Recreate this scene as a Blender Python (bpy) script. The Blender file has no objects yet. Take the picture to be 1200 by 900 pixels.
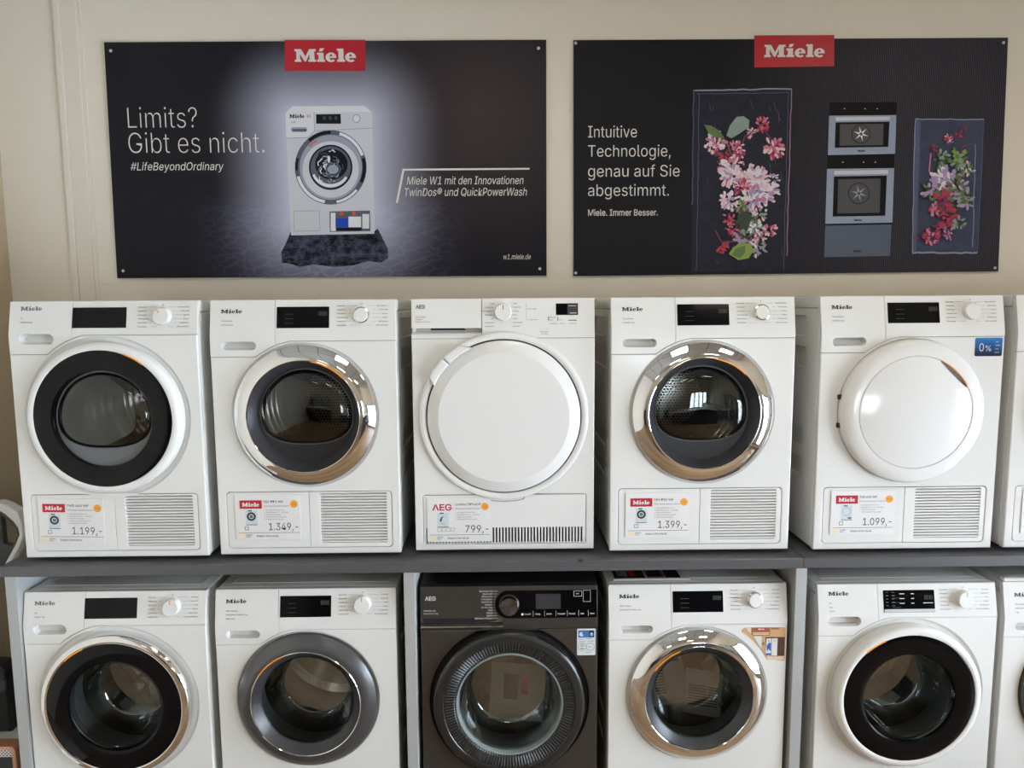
import bpy, bmesh, math, random
from mathutils import Matrix, Vector
PI = math.pi
S = bpy.context.scene
COL = S.collection

# ------------------------------------------------------------------ camera
F, PITCH, ROLL, YAW, EYE = 831.46, .1088, -.0065, .0123, 1.774
fw = Vector((math.sin(YAW)*math.cos(PITCH), math.cos(YAW)*math.cos(PITCH), -math.sin(PITCH)))
rt = Vector((math.cos(YAW), -math.sin(YAW), 0)); up = rt.cross(fw)
r2 = rt*math.cos(ROLL) + up*math.sin(ROLL); u2 = up*math.cos(ROLL) - rt*math.sin(ROLL)
cam = bpy.data.objects.new('camera', bpy.data.cameras.new('camera')); COL.objects.link(cam)
cam.data.sensor_width = 36; cam.data.lens = F*36/1200; cam.data.clip_start = .05
m3 = Matrix((r2, u2, -fw)).transposed()
cam.matrix_world = Matrix.Translation((0, 0, EYE)) @ m3.to_4x4()
S.camera = cam
def at(px, py, y):
    """a point of the photograph on the upright plane at depth y"""
    d = fw + r2*((px-600)/F) - u2*((py-450)/F)
    t = y/d.y
    return (d.x*t, y, EYE + d.z*t)

# ------------------------------------------------------------------ light, exposure
vs = S.view_settings
S.display_settings.display_device = 'sRGB'
vs.view_transform = 'Standard'; vs.look = 'None'; vs.gamma = 1; vs.use_curve_mapping = False
vs.exposure = -0.03
SKY_STRENGTH = 22.0
LAMP_WATTS = 8.5
LAMP_COLOR = (1.0, .90, .76)
S.cycles.use_denoising = True
S.cycles.max_bounces = 10; S.cycles.transparent_max_bounces = 24; S.cycles.glossy_bounces = 6
S.cycles.caustics_refractive = False; S.cycles.sample_clamp_indirect = 6
w = bpy.data.worlds.new('world'); S.world = w; w.use_nodes = True
w.node_tree.nodes['Background'].inputs[0].default_value = (.78, .88, 1, 1)
w.node_tree.nodes['Background'].inputs[1].default_value = SKY_STRENGTH

# ------------------------------------------------------------------ materials
def mat(name, col, rough=.5, metal=0, ior=1.5, coat=0, emit=0, aniso=0):
    m = bpy.data.materials.new(name); m.use_nodes = True
    b = m.node_tree.nodes['Principled BSDF']
    b.inputs['Base Color'].default_value = (*col, 1); b.inputs['Roughness'].default_value = rough
    b.inputs['Metallic'].default_value = metal; b.inputs['IOR'].default_value = ior
    b.inputs['Coat Weight'].default_value = coat
    return m
class N:
    def __init__(s, m): s.m = m; s.t = m.node_tree; s.b = s.t.nodes['Principled BSDF']
    def new(s, typ, **kw):
        n = s.t.nodes.new(typ)
        for k, v in kw.items(): setattr(n, k, v)
        return n
    def put(s, sock, val):
        if hasattr(val, 'links') or isinstance(val, bpy.types.NodeSocket): s.t.links.new(val, sock)
        else: sock.default_value = val
    def math(s, op, a, b=0, c=0, clamp=False):
        n = s.new('ShaderNodeMath', operation=op); n.use_clamp = clamp
        for i, v in enumerate((a, b, c)): s.put(n.inputs[i], v)
        return n.outputs[0]
    def mix(s, f, a, b, blend='MIX'):
        n = s.new('ShaderNodeMix', data_type='RGBA', blend_type=blend)
        s.put(n.inputs[0], f); s.put(n.inputs[6], a); s.put(n.inputs[7], b)
        return n.outputs[2]
    def coord(s, scale=(1, 1, 1), kind='Object', rot=(0, 0, 0)):
        c = s.new('ShaderNodeTexCoord'); mp = s.new('ShaderNodeMapping')
        mp.inputs['Scale'].default_value = scale; mp.inputs['Rotation'].default_value = rot
        s.t.links.new(c.outputs[kind], mp.inputs[0]); return mp.outputs[0]
    def noise(s, vec, scale, detail=3, rough=.5):
        n = s.new('ShaderNodeTexNoise'); s.put(n.inputs['Vector'], vec)
        n.inputs['Scale'].default_value = scale; n.inputs['Detail'].default_value = detail; n.inputs['Roughness'].default_value = rough
        return n.outputs[0]
    def bump(s, h, strength=.2, dist=.002):
        n = s.new('ShaderNodeBump'); n.inputs['Strength'].default_value = strength; n.inputs['Distance'].default_value = dist
        s.put(n.inputs['Height'], h); s.t.links.new(n.outputs[0], s.b.inputs['Normal'])
    def color(s, c): s.put(s.b.inputs['Base Color'], c)
def C(r, g, b):
    f = lambda c: (c/255/12.92) if c/255 <= .04045 else ((c/255+.055)/1.055)**2.4
    return (f(r), f(g), f(b))
def C4(r, g, b): return (*C(r, g, b), 1)

WHITE = mat('white_enamel', (.80, .80, .78), .13)
WHITE2 = mat('white_plastic', (.80, .80, .785), .25)
WHITEG = mat('white_gloss_door', (.81, .81, .80), .10)
PALE = mat('pale_grey_plastic', (.55, .56, .58), .3)
GRILLE = mat('white_grille', (.78, .78, .77), .35)
SEAM = mat('shadow_gap_rubber', (.03, .03, .03), .7)
BLACKG = mat('black_glass', (.003, .003, .004), .06, ior=1.27)
BLACKD = mat('black_display', (.003, .003, .004), .08, ior=1.25)
BLACKP = mat('black_plastic', (.012, .012, .013), .35)
DISH = mat('anthracite_plastic', (.035, .036, .042), .32)
DISHG = mat('mid_grey_plastic', (.11, .115, .125), .35)
CHROME = mat('chrome', (.86, .86, .87), .035, 1)
ANTHR = mat('anthracite_ring', (.10, .10, .105), .28, .55)
STEEL = mat('drum_steel', (.50, .48, .45), .11, 1)
RUBBER = mat('grey_rubber', (.10, .10, .105), .6)
INK = mat('black_ink', (.03, .03, .032), .5)
INKG = mat('grey_ink', (.16, .16, .165), .5)
ORANGE = mat('orange_mark', C(240, 150, 20), .35)
DIGIT = mat('unlit_digits', (.10, .10, .095), .3)
LCD = mat('grey_lcd', (.045, .045, .05), .12)
GRAPH = mat('graphite_metal', (.085, .078, .072), .30, .6)
GRAPHL = mat('graphite_plastic', (.022, .022, .022), .22)
SPUN = mat('spun_metal', (.20, .20, .21), .22, 1)
k = N(SPUN); tn = k.new('ShaderNodeTangent', direction_type='RADIAL', axis='Y'); k.t.links.new(tn.outputs[0], k.b.inputs['Tangent']); k.b.inputs['Anisotropic'].default_value = .9
WHITEINK = mat('white_ink', (.80, .80, .79), .5)
CREAMINK = mat('cream_print', (.84, .82, .78), .5)
RED = mat('logo_red', C(186, 18, 38), .4)
CARD = mat('white_card', (.80, .79, .79), .45)
FOOT = mat('dark_foot', (.02, .02, .02), .6)
def thin_glass(name, tint, lo=.04):
    m = bpy.data.materials.new(name); m.use_nodes = True; t = m.node_tree; t.nodes.clear()
    o = t.nodes.new('ShaderNodeOutputMaterial'); mx = t.nodes.new('ShaderNodeMixShader')
    tr = t.nodes.new('ShaderNodeBsdfTransparent'); gl = t.nodes.new('ShaderNodeBsdfGlossy'); lw = t.nodes.new('ShaderNodeFresnel')
    tr.inputs[0].default_value = (*tint, 1); gl.inputs[0].default_value = (.95, 1, 1, 1); gl.inputs['Roughness'].default_value = .03
    lw.inputs[0].default_value = 1.5
    ml = t.nodes.new('ShaderNodeMath'); ml.operation = 'MULTIPLY_ADD'; ml.inputs[1].default_value = 1.4; ml.inputs[2].default_value = lo-.03
    t.links.new(lw.outputs[0], ml.inputs[0]); t.links.new(ml.outputs[0], mx.inputs[0])
    t.links.new(tr.outputs[0], mx.inputs[1]); t.links.new(gl.outputs[0], mx.inputs[2]); t.links.new(mx.outputs[0], o.inputs[0])
    return m
GLASS = thin_glass('door_glass', (.62, .63, .63))
GLASSR = thin_glass('bowl_glass', (.74, .79, .80), .16)
PANE = thin_glass('window_glass', (.95, .97, .97))
FILM = thin_glass('clear_film', (.82, .82, .83), .12)
PERF = mat('perforated_steel', (.5, .49, .46), .25, 1)
k = N(PERF); bt = k.new('ShaderNodeTexBrick'); k.put(bt.inputs['Vector'], k.coord((1, 1, 1), rot=(PI/2, 0, 0)))
bt.inputs['Scale'].default_value = 1; bt.inputs['Brick Width'].default_value = .0128; bt.inputs['Row Height'].default_value = .0109; bt.inputs['Mortar Size'].default_value = .0021; bt.inputs['Mortar Smooth'].default_value = .3
bt.inputs['Color1'].default_value = (.012, .012, .012, 1); bt.inputs['Color2'].default_value = (.02, .02, .02, 1); bt.inputs['Mortar'].default_value = (.75, .72, .66, 1)
k.color(bt.outputs[0])
DRUMH = mat('drum_steel_holes', (.4, .395, .385), .2, 1)
k = N(DRUMH); vo = k.new('ShaderNodeTexVoronoi'); vo.inputs['Scale'].default_value = 45; vo.inputs['Randomness'].default_value = .15
k.put(vo.inputs['Vector'], k.coord()); k.color(k.mix(k.math('GREATER_THAN', vo.outputs[0], .13), (.02, .02, .02, 1), (.40, .395, .385, 1)))
WALL = mat('wall_paint', C(240, 233, 219), .75)
k = N(WALL); k.bump(k.noise(k.coord(), 160, 4), .35, .002)
TAN = mat('tan_paint', C(196, 178, 150), .8)
TRIM = mat('trim_paint', C(236, 229, 216), .65)
COUNTER = mat('dark_laminate', (.075, .075, .085), .42)
k = N(COUNTER); ns = k.noise(k.coord(), 420, 2); k.color(k.mix(ns, (.058, .057, .064, 1), (.115, .113, .122, 1)))
PANEL = mat('grey_panel', (.42, .43, .43), .5)
CEIL = mat('ceiling_tiles', (.75, .75, .73), .8)
k = N(CEIL); bt = k.new('ShaderNodeTexBrick', offset=0); k.put(bt.inputs['Vector'], k.coord()); bt.inputs['Scale'].default_value = 1
bt.inputs['Brick Width'].default_value = .625; bt.inputs['Row Height'].default_value = .625; bt.inputs['Mortar Size'].default_value = .014
bt.inputs['Color1'].default_value = bt.inputs['Color2'].default_value = (.58, .58, .56, 1); bt.inputs['Mortar'].default_value = (.16, .16, .155, 1); k.color(bt.outputs[0])
WOOD = mat('oak_floor', (.4, .3, .2), .35)
k = N(WOOD); vec = k.coord(); bt = k.new('ShaderNodeTexBrick'); k.put(bt.inputs['Vector'], vec); bt.inputs['Scale'].default_value = 1
bt.inputs['Brick Width'].default_value = 1.3; bt.inputs['Row Height'].default_value = .19; bt.inputs['Mortar Size'].default_value = .003
bt.inputs['Color1'].default_value = C4(190, 158, 120); bt.inputs['Color2'].default_value = C4(140, 108, 76); bt.inputs['Mortar'].default_value = C4(96, 76, 56)
gr = k.math('MULTIPLY_ADD', k.noise(k.coord((2, 26, 1)), 2.2, 6, .72), 2.6, -.85, True)
k.color(k.mix(k.math('MULTIPLY', gr, .85), bt.outputs[0], C4(96, 68, 44), 'MIX'))

# ------------------------------------------------------------------ mesh builder
import os
try: FONT = bpy.data.fonts.load(os.path.join(bpy.utils.system_resource('DATAFILES'), 'fonts', 'Inter.woff2'))   # the sans that ships with Blender
except Exception: FONT = None
_txt = {}
def cap_height():
    c = bpy.data.curves.new('t', 'FONT'); c.body = 'H'; c.size = 1
    if FONT: c.font = FONT
    o = bpy.data.objects.new('t', c); me = bpy.data.meshes.new_from_object(o); h = max(v.co.y for v in me.vertices)
    bpy.data.objects.remove(o); bpy.data.curves.remove(c); bpy.data.meshes.remove(me)
    return h
CAPK = .70/cap_height(); print('CAPK', CAPK)
def text_mesh(s, offset, shear, spacing):
    key = (s, offset, shear, spacing)
    if key not in _txt:
        c = bpy.data.curves.new('t', 'FONT'); c.body = s; c.size = 1; c.offset = offset; c.shear = shear; c.space_character = spacing
        c.resolution_u = 3
        if FONT: c.font = FONT
        o = bpy.data.objects.new('t', c); me = bpy.data.meshes.new_from_object(o)
        _txt[key] = ([tuple(v.co) for v in me.vertices], [tuple(p.vertices) for p in me.polygons])
        bpy.data.objects.remove(o); bpy.data.curves.remove(c); bpy.data.meshes.remove(me)
    return _txt[key]
def arc(cx, cz, r, a0, a1, n=24, rz=None):
    rz = r if rz is None else rz
    return [(cx + r*math.cos(math.radians(a0+(a1-a0)*i/n)), cz + rz*math.sin(math.radians(a0+(a1-a0)*i/n))) for i in range(n+1)]
def circle(cx, cz, r, n=96, rz=None): return arc(cx, cz, r, 0, 360, n, rz)[:-1]
def rrect(x0, x1, z0, z1, r, n=6):
    r = min(r, (x1-x0)/2-1e-5, (z1-z0)/2-1e-5)
    return (arc(x1-r, z0+r, r, -90, 0, n) + arc(x1-r, z1-r, r, 0, 90, n) + arc(x0+r, z1-r, r, 90, 180, n) + arc(x0+r, z0+r, r, 180, 270, n))
def rect(x0, x1, z0, z1): return [(x0, z0), (x1, z0), (x1, z1), (x0, z1)]
def stroke(pts, wd):
    """outline of a thin polyline"""
    L, R = [], []
    for i, p in enumerate(pts):
        a = pts[max(i-1, 0)]; b = pts[min(i+1, len(pts)-1)]
        dx, dz = b[0]-a[0], b[1]-a[1]; l = math.hypot(dx, dz) or 1
        L.append((p[0]-dz/l*wd/2, p[1]+dx/l*wd/2)); R.append((p[0]+dz/l*wd/2, p[1]-dx/l*wd/2))
    return R + L[::-1]
class MB:
    def __init__(s): s.v = []; s.f = []; s.m = []; s.mats = []; s.cols = None
    def mi(s, m):
        if m not in s.mats: s.mats.append(m)
        return s.mats.index(m)
    def add(s, v, f, m):
        o = len(s.v); i = s.mi(m); s.v += [tuple(p) for p in v]
        for q in f: s.f.append([a+o for a in q]); s.m.append(i)
        return s
    def addbm(s, bm, m):
        bm.verts.index_update(); s.add([tuple(v.co) for v in bm.verts], [[v.index for v in f.verts] for f in bm.faces], m); bm.free(); return s
    def box(s, x0, x1, y0, y1, z0, z1, m, b=0, seg=2, edges=None):
        bm = bmesh.new(); bmesh.ops.create_cube(bm, size=1)
        for v in bm.verts: v.co = ((x0+x1)/2+v.co.x*(x1-x0), (y0+y1)/2+v.co.y*(y1-y0), (z0+z1)/2+v.co.z*(z1-z0))
        if b: bmesh.ops.bevel(bm, geom=list(bm.edges), offset=b, segments=seg, profile=.5, affect='EDGES')
        return s.addbm(bm, m)
    def plate(s, outer, holes, yf, depth, m, b=.0012, lean=None, axis='y', res=1):
        c = bpy.data.curves.new('p', 'CURVE'); c.dimensions = '2D'; c.fill_mode = 'BOTH'
        c.extrude = max(depth/2-b, 0); c.bevel_depth = b; c.bevel_resolution = res; c.offset = -b
        for lp in [outer]+list(holes):
            sp = c.splines.new('POLY'); sp.points.add(len(lp)-1); sp.use_cyclic_u = True
            for p, q in zip(sp.points, lp): p.co = (q[0], q[1], 0, 1)
        o = bpy.data.objects.new('p', c); me = bpy.data.meshes.new_from_object(o)
        bm = bmesh.new(); bm.from_mesh(me)
        bpy.data.objects.remove(o); bpy.data.curves.remove(c); bpy.data.meshes.remove(me)
        bmesh.ops.remove_doubles(bm, verts=bm.verts, dist=1e-6)
        for v in bm.verts:
            x, y, z = v.co
            v.co = (x, yf+depth/2-z, y) if axis == 'y' else (yf+depth/2-z, x, y)
        if lean: do_lean(bm, *lean)
        return s.addbm(bm, m)
    def flat(s, outer, holes, y, m, lean=None):
        """a printed shape lying in a plane that faces the room"""
        if not holes and len(outer) == 4: return s.add([(p[0], y, p[1]) for p in outer], [(0, 1, 2, 3)], m)
        c = bpy.data.curves.new('p', 'CURVE'); c.dimensions = '2D'; c.fill_mode = 'FRONT'
        for lp in [outer]+list(holes):
            sp = c.splines.new('POLY'); sp.points.add(len(lp)-1); sp.use_cyclic_u = True
            for p, q in zip(sp.points, lp): p.co = (q[0], q[1], 0, 1)
        o = bpy.data.objects.new('p', c); me = bpy.data.meshes.new_from_object(o)
        s.add([(v.co.x, y, v.co.y) for v in me.vertices], [tuple(p.vertices) for p in me.polygons], m)
        bpy.data.objects.remove(o); bpy.data.curves.remove(c); bpy.data.meshes.remove(me)
        return s
    def line(s, pts, wd, y, m): return s.flat(stroke(pts, wd), [], y, m)
    def text(s, t, size, x, z, y, m, align='L', offset=0, shear=0, spacing=1, fit=None, sx=1):
        v, f = text_mesh(t, offset*.6, shear, spacing); size = size*CAPK
        if not v: return s
        x0 = min(p[0] for p in v); x1 = max(p[0] for p in v)
        if fit: sx = fit/((x1-x0)*size)
        sh = {'L': -x0, 'R': -x1, 'C': -(x0+x1)/2}[align]
        return s.add([(x+(p[0]+sh)*size*sx, y, z+p[1]*size) for p in v], f, m)
    def logo(s, x, z, wd, h, y, m):
        ov = lambda cx, cz, rx, rz, a0, a1, n: [(cx+rx*math.cos(math.radians(a0+(a1-a0)*i/n)), cz+rz*math.sin(math.radians(a0+(a1-a0)*i/n))) for i in range(n+1)]
        Mo = [(0,0),(5,0),(5,1.7),(4.1,1.7),(4.1,6.2),(7.3,.3),(8.6,.3),(11.2,6.2),(11.2,1.7),(10.2,1.7),(10.2,0),(16.2,0),(16.2,1.7),(15,1.7),(15,8.3),(16.2,8.3),(16.2,10),(11.2,10),(8.2,4.2),(5,10),(0,10),(0,8.3),(1.3,8.3),(1.3,1.7),(0,1.7)]
        I = [(0,0),(6,0),(6,1.6),(5,1.6),(5,7.1),(0,7.1),(0,5.5),(1.1,5.5),(1.1,1.6),(0,1.6)]
        D = [(1.6,8.1),(3.9,8.1),(5.8,10.6),(2.4,10.6)]
        L = [(0,0),(6,0),(6,1.6),(5,1.6),(5,10.3),(0,10.3),(0,8.7),(1.1,8.7),(1.1,1.6),(0,1.6)]
        Eo = ov(4, 3.5, 4.1, 3.75, 0, 318, 26) + [(5.4, 1.9), (4.4, 1.2), (3.4, 1.5), (3.0, 3.0), (8.1, 3.0)]
        Eh = [(3.0, 4.2), (5.0, 4.2)] + ov(4, 4.4, 1.0, 1.6, 0, 180, 8)
        kx, kz = wd/46.5, h/10.3
        tf = lambda pts, dx: [(x+(p[0]+dx)*kx, z+p[1]*kz) for p in pts]
        s.flat(tf(Mo, 0), [], y, m); s.flat(tf(I, 17), [], y, m); s.flat(tf(D, 17), [], y, m)
        s.flat(tf(Eo, 23.6), [tf(Eh, 23.6)], y, m); s.flat(tf(L, 32.2), [], y, m); s.flat(tf(Eo, 38.5), [tf(Eh, 38.5)], y, m)
        return s
    def lathe(s, prof, cx, cz, m, n=112, a0=0, a1=360, fn=None, cap=False):
        full = abs(a1-a0) >= 360; cnt = n if full else n+1
        v = []; f = []
        for i in range(cnt):
            a = math.radians(a0+(a1-a0)*i/n)
            for j, (r, y) in enumerate(prof):
                if fn: r, y = fn(i, j, r, y)
                v.append((cx+r*math.cos(a), y, cz+r*math.sin(a)))
        p = len(prof)
        for i in range(n):
            i2 = (i+1) % cnt
            for j in range(p-1): f.append((i*p+j, i2*p+j, i2*p+j+1, i*p+j+1))
        if cap: f.append([i*p+p-1 for i in range(cnt)])
        return s.add(v, f, m)
    def loft(s, loops, m, cap=True):
        v = [q for l in loops for q in l]; n = len(loops[0]); f = []
        for a in range(len(loops)-1):
            for i in range(n): f.append((a*n+i, a*n+(i+1) % n, (a+1)*n+(i+1) % n, (a+1)*n+i))
        if cap: f.append([(len(loops)-1)*n+i for i in range(n)])
        return s.add(v, f, m)
    def tube(s, pts, r, m, n=10, closed=False):
        v = []; f = []; P = [Vector(p) for p in pts]; c = len(P)
        nrm = None
        for i, p in enumerate(P):
            d = (P[(i+1) % c] - P[i-1]) if closed else (P[min(i+1, c-1)] - P[max(i-1, 0)])
            d.normalize()
            if nrm is None: nrm = d.orthogonal().normalized()
            nrm = (nrm - d*nrm.dot(d)).normalized(); bn = d.cross(nrm)
            rr = r[i] if isinstance(r, (list, tuple)) else r
            for q in range(n):
                a = 2*PI*q/n; v.append(tuple(p + nrm*rr*math.cos(a) + bn*rr*math.sin(a)))
        for i in range(c if closed else c-1):
            i2 = (i+1) % c
            for q in range(n): f.append((i*n+q, i*n+(q+1) % n, i2*n+(q+1) % n, i2*n+q))
        if not closed: f += [list(range(n))[::-1], [(c-1)*n+q for q in range(n)]]
        return s.add(v, f, m)
    def lean(s, zf, amt, top=.85, start=0):
        for i in range(start, len(s.v)):
            x, y, z = s.v[i]
            if z > zf: s.v[i] = (x, y+amt*(z-zf)/(top-zf), z)
        return s
    def mesh(s, name, angle=20):
        me = bpy.data.meshes.new(name); me.from_pydata(s.v, [], s.f)
        for m in s.mats: me.materials.append(m)
        me.polygons.foreach_set('material_index', s.m)
        me.polygons.foreach_set('use_smooth', [True]*len(s.f))
        me.set_sharp_from_angle(angle=math.radians(angle)); me.update()
        return me
    def build(s, name, parent=None, angle=20, off=None):
        if off: s.v = [(a-off[0], b-off[1], c-off[2]) for a, b, c in s.v]
        return link(name, s.mesh(name, angle), parent)
def do_lean(bm, zf, amt, top=.85):
    bmesh.ops.bisect_plane(bm, geom=list(bm.verts)+list(bm.edges)+list(bm.faces), plane_co=(0, 0, zf), plane_no=(0, 0, 1), dist=1e-6)
    for v in bm.verts:
        if v.co.z > zf: v.co.y += amt*(v.co.z-zf)/(top-zf)
def link(name, me, parent=None):
    o = bpy.data.objects.new(name, me); COL.objects.link(o)
    if parent: o.parent = parent
    return o
CACHE = {}
def cached(key, name, fn, parent, angle=20):
    if key not in CACHE: CACHE[key] = fn().mesh(name, angle)
    return link(name, CACHE[key], parent)
def tag(o, label=None, cat=None, group=None, kind=None):
    if label: o['label'] = label
    if cat: o['category'] = cat
    if group: o['group'] = group
    if kind: o['kind'] = kind
    return o
def empty(name, loc, label, cat, group=None):
    o = bpy.data.objects.new(name, None); COL.objects.link(o); o.location = loc; o.empty_display_size = .1
    return tag(o, label, cat, group)
def structure(name, mb, **kw): return tag(mb.build(name, **kw), kind='structure')

# ------------------------------------------------------------------ the room
XR, YB, YF, ZC = 2.95, 3.0, -4.6, 3.25
XL = at(14, 345, YB)[0]; print('XL', XL)
structure('floor', MB().box(XL-.1, XR+.1, YF-.1, YB+.1, -.1, 0, WOOD))
structure('ceiling', MB().box(XL-.1, XR+.1, YF-.1, YB+.1, ZC, ZC+.1, CEIL))
structure('wall_back', MB().box(XL-.1, XR+.1, YB, YB+.1, 0, ZC, WALL))
structure('wall_left', MB().box(XL-.1, XL, YF-.1, YB, 0, ZC, WALL))
structure('trim_2', MB().box(XL-.02, XL+.002, 2.72, YB-.002, 0, ZC, TAN, .001))
WY0, WY1, WZ0, WZ1 = -2.0, 1.9, .04, 1.6
def side_wall():
    b = MB()
    b.box(XR, XR+.1, YF-.1, WY0, 0, ZC, WALL); b.box(XR, XR+.1, WY1, YB, 0, ZC, WALL)
    b.box(XR, XR+.1, WY0, WY1, 0, WZ0, WALL); b.box(XR, XR+.1, WY0, WY1, WZ1, ZC, WALL)
    return b
structure('wall_right', side_wall())
FX0, FX1 = 1.7, 2.85
def front_wall():
    b = MB()
    b.box(XL, FX0, YF-.1, YF, 0, ZC, WALL); b.box(FX1, XR, YF-.1, YF, 0, ZC, WALL)
    b.box(FX0, FX1, YF-.1, YF, 0, WZ0, WALL); b.box(FX0, FX1, YF-.1, YF, WZ1, ZC, WALL)
    return b
structure('wall_front', front_wall())
FRAME = mat('window_frame', (.18, .18, .19), .4)
def window(name, a0, a1, side):
    b = MB(); n = 4
    def bx(p0, p1, z0, z1):
        if side: b.box(XR+.02, XR+.08, p0, p1, z0, z1, FRAME)
        else: b.box(p0, p1, YF-.08, YF-.02, z0, z1, FRAME)
    bx(a0, a1, WZ0, WZ0+.06); bx(a0, a1, WZ1-.06, WZ1)
    for i in range(n+1):
        p = a0 + (a1-a0-.06)*i/n; bx(p, p+.06, WZ0+.06, WZ1-.06)
    fr = structure(name, b)
    g = MB()
    if side: g.add([(XR+.05, a0, WZ0), (XR+.05, a1, WZ0), (XR+.05, a1, WZ1), (XR+.05, a0, WZ1)], [(0, 1, 2, 3)], PANE)
    else: g.add([(a0, YF-.05, WZ0), (a1, YF-.05, WZ0), (a1, YF-.05, WZ1), (a0, YF-.05, WZ1)], [(0, 1, 2, 3)], PANE)
    g.build('pane', fr)
    pl = bpy.data.lights.new('daylight', 'AREA'); pl.shape = 'RECTANGLE'; pl.size = a1-a0; pl.size_y = WZ1-WZ0
    pl.cycles.is_portal = True
    po = bpy.data.objects.new('daylight_portal', pl); COL.objects.link(po)
    c = ((a0+a1)/2, (WZ0+WZ1)/2)
    if side: po.location = (XR+.12, c[0], c[1]); po.rotation_euler = (PI/2, 0, PI/2)
    else: po.location = (c[0], YF-.12, c[1]); po.rotation_euler = (PI/2, 0, 0)
    po.rotation_euler = (Vector((-1, 0, 0)) if side else Vector((0, 1, 0))).to_track_quat('-Z', 'Z').to_euler()
window('window_1', WY0, WY1, True); window('window_2', FX0, FX1, False)
# upright casing on the wall left of the posters
xa = at(66, 60, YB)[0]; xb = at(74, 60, YB)[0]; xc = at(93, 60, YB)[0]; xd = at(98, 60, YB)[0]
structure('trim_1', MB().box(xa, xb, YB-.012, YB+.01, 0, ZC, TRIM, .004).box(xb, xc, YB-.007, YB+.01, 0, ZC, TRIM, .003).box(xc, xd, YB-.003, YB+.01, 0, ZC, TRIM, .001))
# lamps in the ceiling
for i, (lx, ly) in enumerate([(.3, 1.3), (2.0, 1.3), (.3, -1.2), (2.0, -1.2), (-1.2, -3.4), (1.2, -3.4)]):
    t = empty('ceiling_light', (lx, ly, ZC), 'square white ceiling light panel set in the tiled ceiling', 'ceiling light', 'ceiling light panels')
    b = MB(); h = .31
    for q in (-1, 1): b.box(-h, h, q*h-.012, q*h+.012, -.02, .0, WHITE2); b.box(q*h-.012, q*h+.012, -h, h, -.02, 0, WHITE2)
    b.build('frame', t)
    l = bpy.data.lights.new('lamp', 'AREA'); l.shape = 'SQUARE'; l.size = .58; l.energy = LAMP_WATTS; l.color = LAMP_COLOR
    lo = bpy.data.objects.new('lamp', l); COL.objects.link(lo); lo.parent = t; lo.location = (0, 0, -.006)

# ------------------------------------------------------------------ shelf: worktops on upright panels
SHZ = .95
UPZ = SHZ+.0006
for x0, x1, lab in ((-1.632, .9765, 'long dark grey laminate worktop carrying five dryers'), (.9785, 2.32, 'dark grey laminate worktop right of the seam, under the two right-hand dryers')):
    t = empty('worktop', ((x0+x1)/2, 2.6, SHZ-.0362), lab, 'worktop', 'worktops')
    MB().box(x0-(x0+x1)/2, x1-(x0+x1)/2, 2.2326-2.6, 2.985-2.6, 0, .0362, COUNTER, .003).build('board', t)
    if x0 < 0:
        chip = mat('bare_chipboard', C(52, 46, 42), .8); cx = at(680, 657, 2.24)[0]-t.location.x
        tag(MB().box(cx-.008, cx+.009, 2.2318-2.6, 2.243-2.6, .031, .0366, chip, .001).build('chipped_edge', t), 'dark chip in the front edge')
    else:
        MB().box(-(x1-x0)/2-.001, -(x1-x0)/2+.001, 2.2322-2.6, 2.24-2.6, .001, .034, mat('brown_edge', C(120, 84, 60), .7)).build('seam_strip', t)
for x0, x1, lab, br in ((-1.621, -1.585, 'grey upright panel under the left end of the long worktop', 1), (-.331, -.295, 'grey upright panel left of the black washing machine', 0), (.957, .994, 'grey upright panel under the worktop seam', -1), (2.278, 2.314, 'grey upright panel under the right-hand end of the worktop', 0)):
    t = empty('support_panel', ((x0+x1)/2, 2.55, 0), lab, 'panel', 'panels carrying the worktop')
    h = (x1-x0)/2
    MB().box(-h, h, 2.2376-2.55, .32, 0, SHZ-.0365, PANEL, .0015).build('board', t)
    if br:
        bx = h if br > 0 else -h-.014
        MB().box(bx, bx+.014, 2.42-2.55, 2.44-2.55, SHZ-.094, SHZ-.037, mat('brass_bracket', C(92, 80, 40), .5, .6)).build('bracket', t)
    if br > 0:
        MB().lathe([(.0001, -.004), (.006, -.004), (.008, 0), (.008, .01)], -h-.004, SHZ-.085, FOOT, 16).build('cable_clip', t, off=(0, .30, 0))

# ------------------------------------------------------------------ parts shared by the machines
HW = .298
def body():
    b = MB()
    hs = [rrect(.11, .50, z0, z1, .02) for z0, z1 in ((.72, .785), (.615, .68), (.345, .405), (.24, .30))]
    side = [(.021, .014), (.60, .014), (.60, .811), (.021, .811)]
    b.plate(side, hs, -HW, .010, WHITE, .003, axis='x')
    b.plate(side, hs, HW-.010, .010, WHITE, .003, axis='x')
    b.box(-HW+.010, -HW+.014, .025, .595, .016, .81, WHITE); b.box(HW-.014, HW-.010, .025, .595, .016, .81, WHITE)
    b.box(-HW+.012, HW-.012, .585, .597, .016, .81, WHITE); b.box(-HW+.012, HW-.012, .03, .59, .016, .022, WHITE)
    b.box(-HW+.014, HW-.014, .03, .59, .80, .808, WHITE)
    return b
def lid(amt=.022):
    b = MB()
    b.box(-HW, HW, amt+.021, .605, .8125, .850, WHITE, .006, 3)
    b.plate(rect(-.262, .262, .075, .575), [rect(-.258, .258, .079, .571)], .8496, .0016, WHITE2, .0004)
    # the plate above is drawn upright; lay it on the lid
    for i in range(len(b.v)-1, -1, -1):
        x, y, z = b.v[i]
        if .849 <= y <= .852 and z < .6: b.v[i] = (x, z, y)
    return b
def feet():
    b = MB()
    return b
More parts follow.
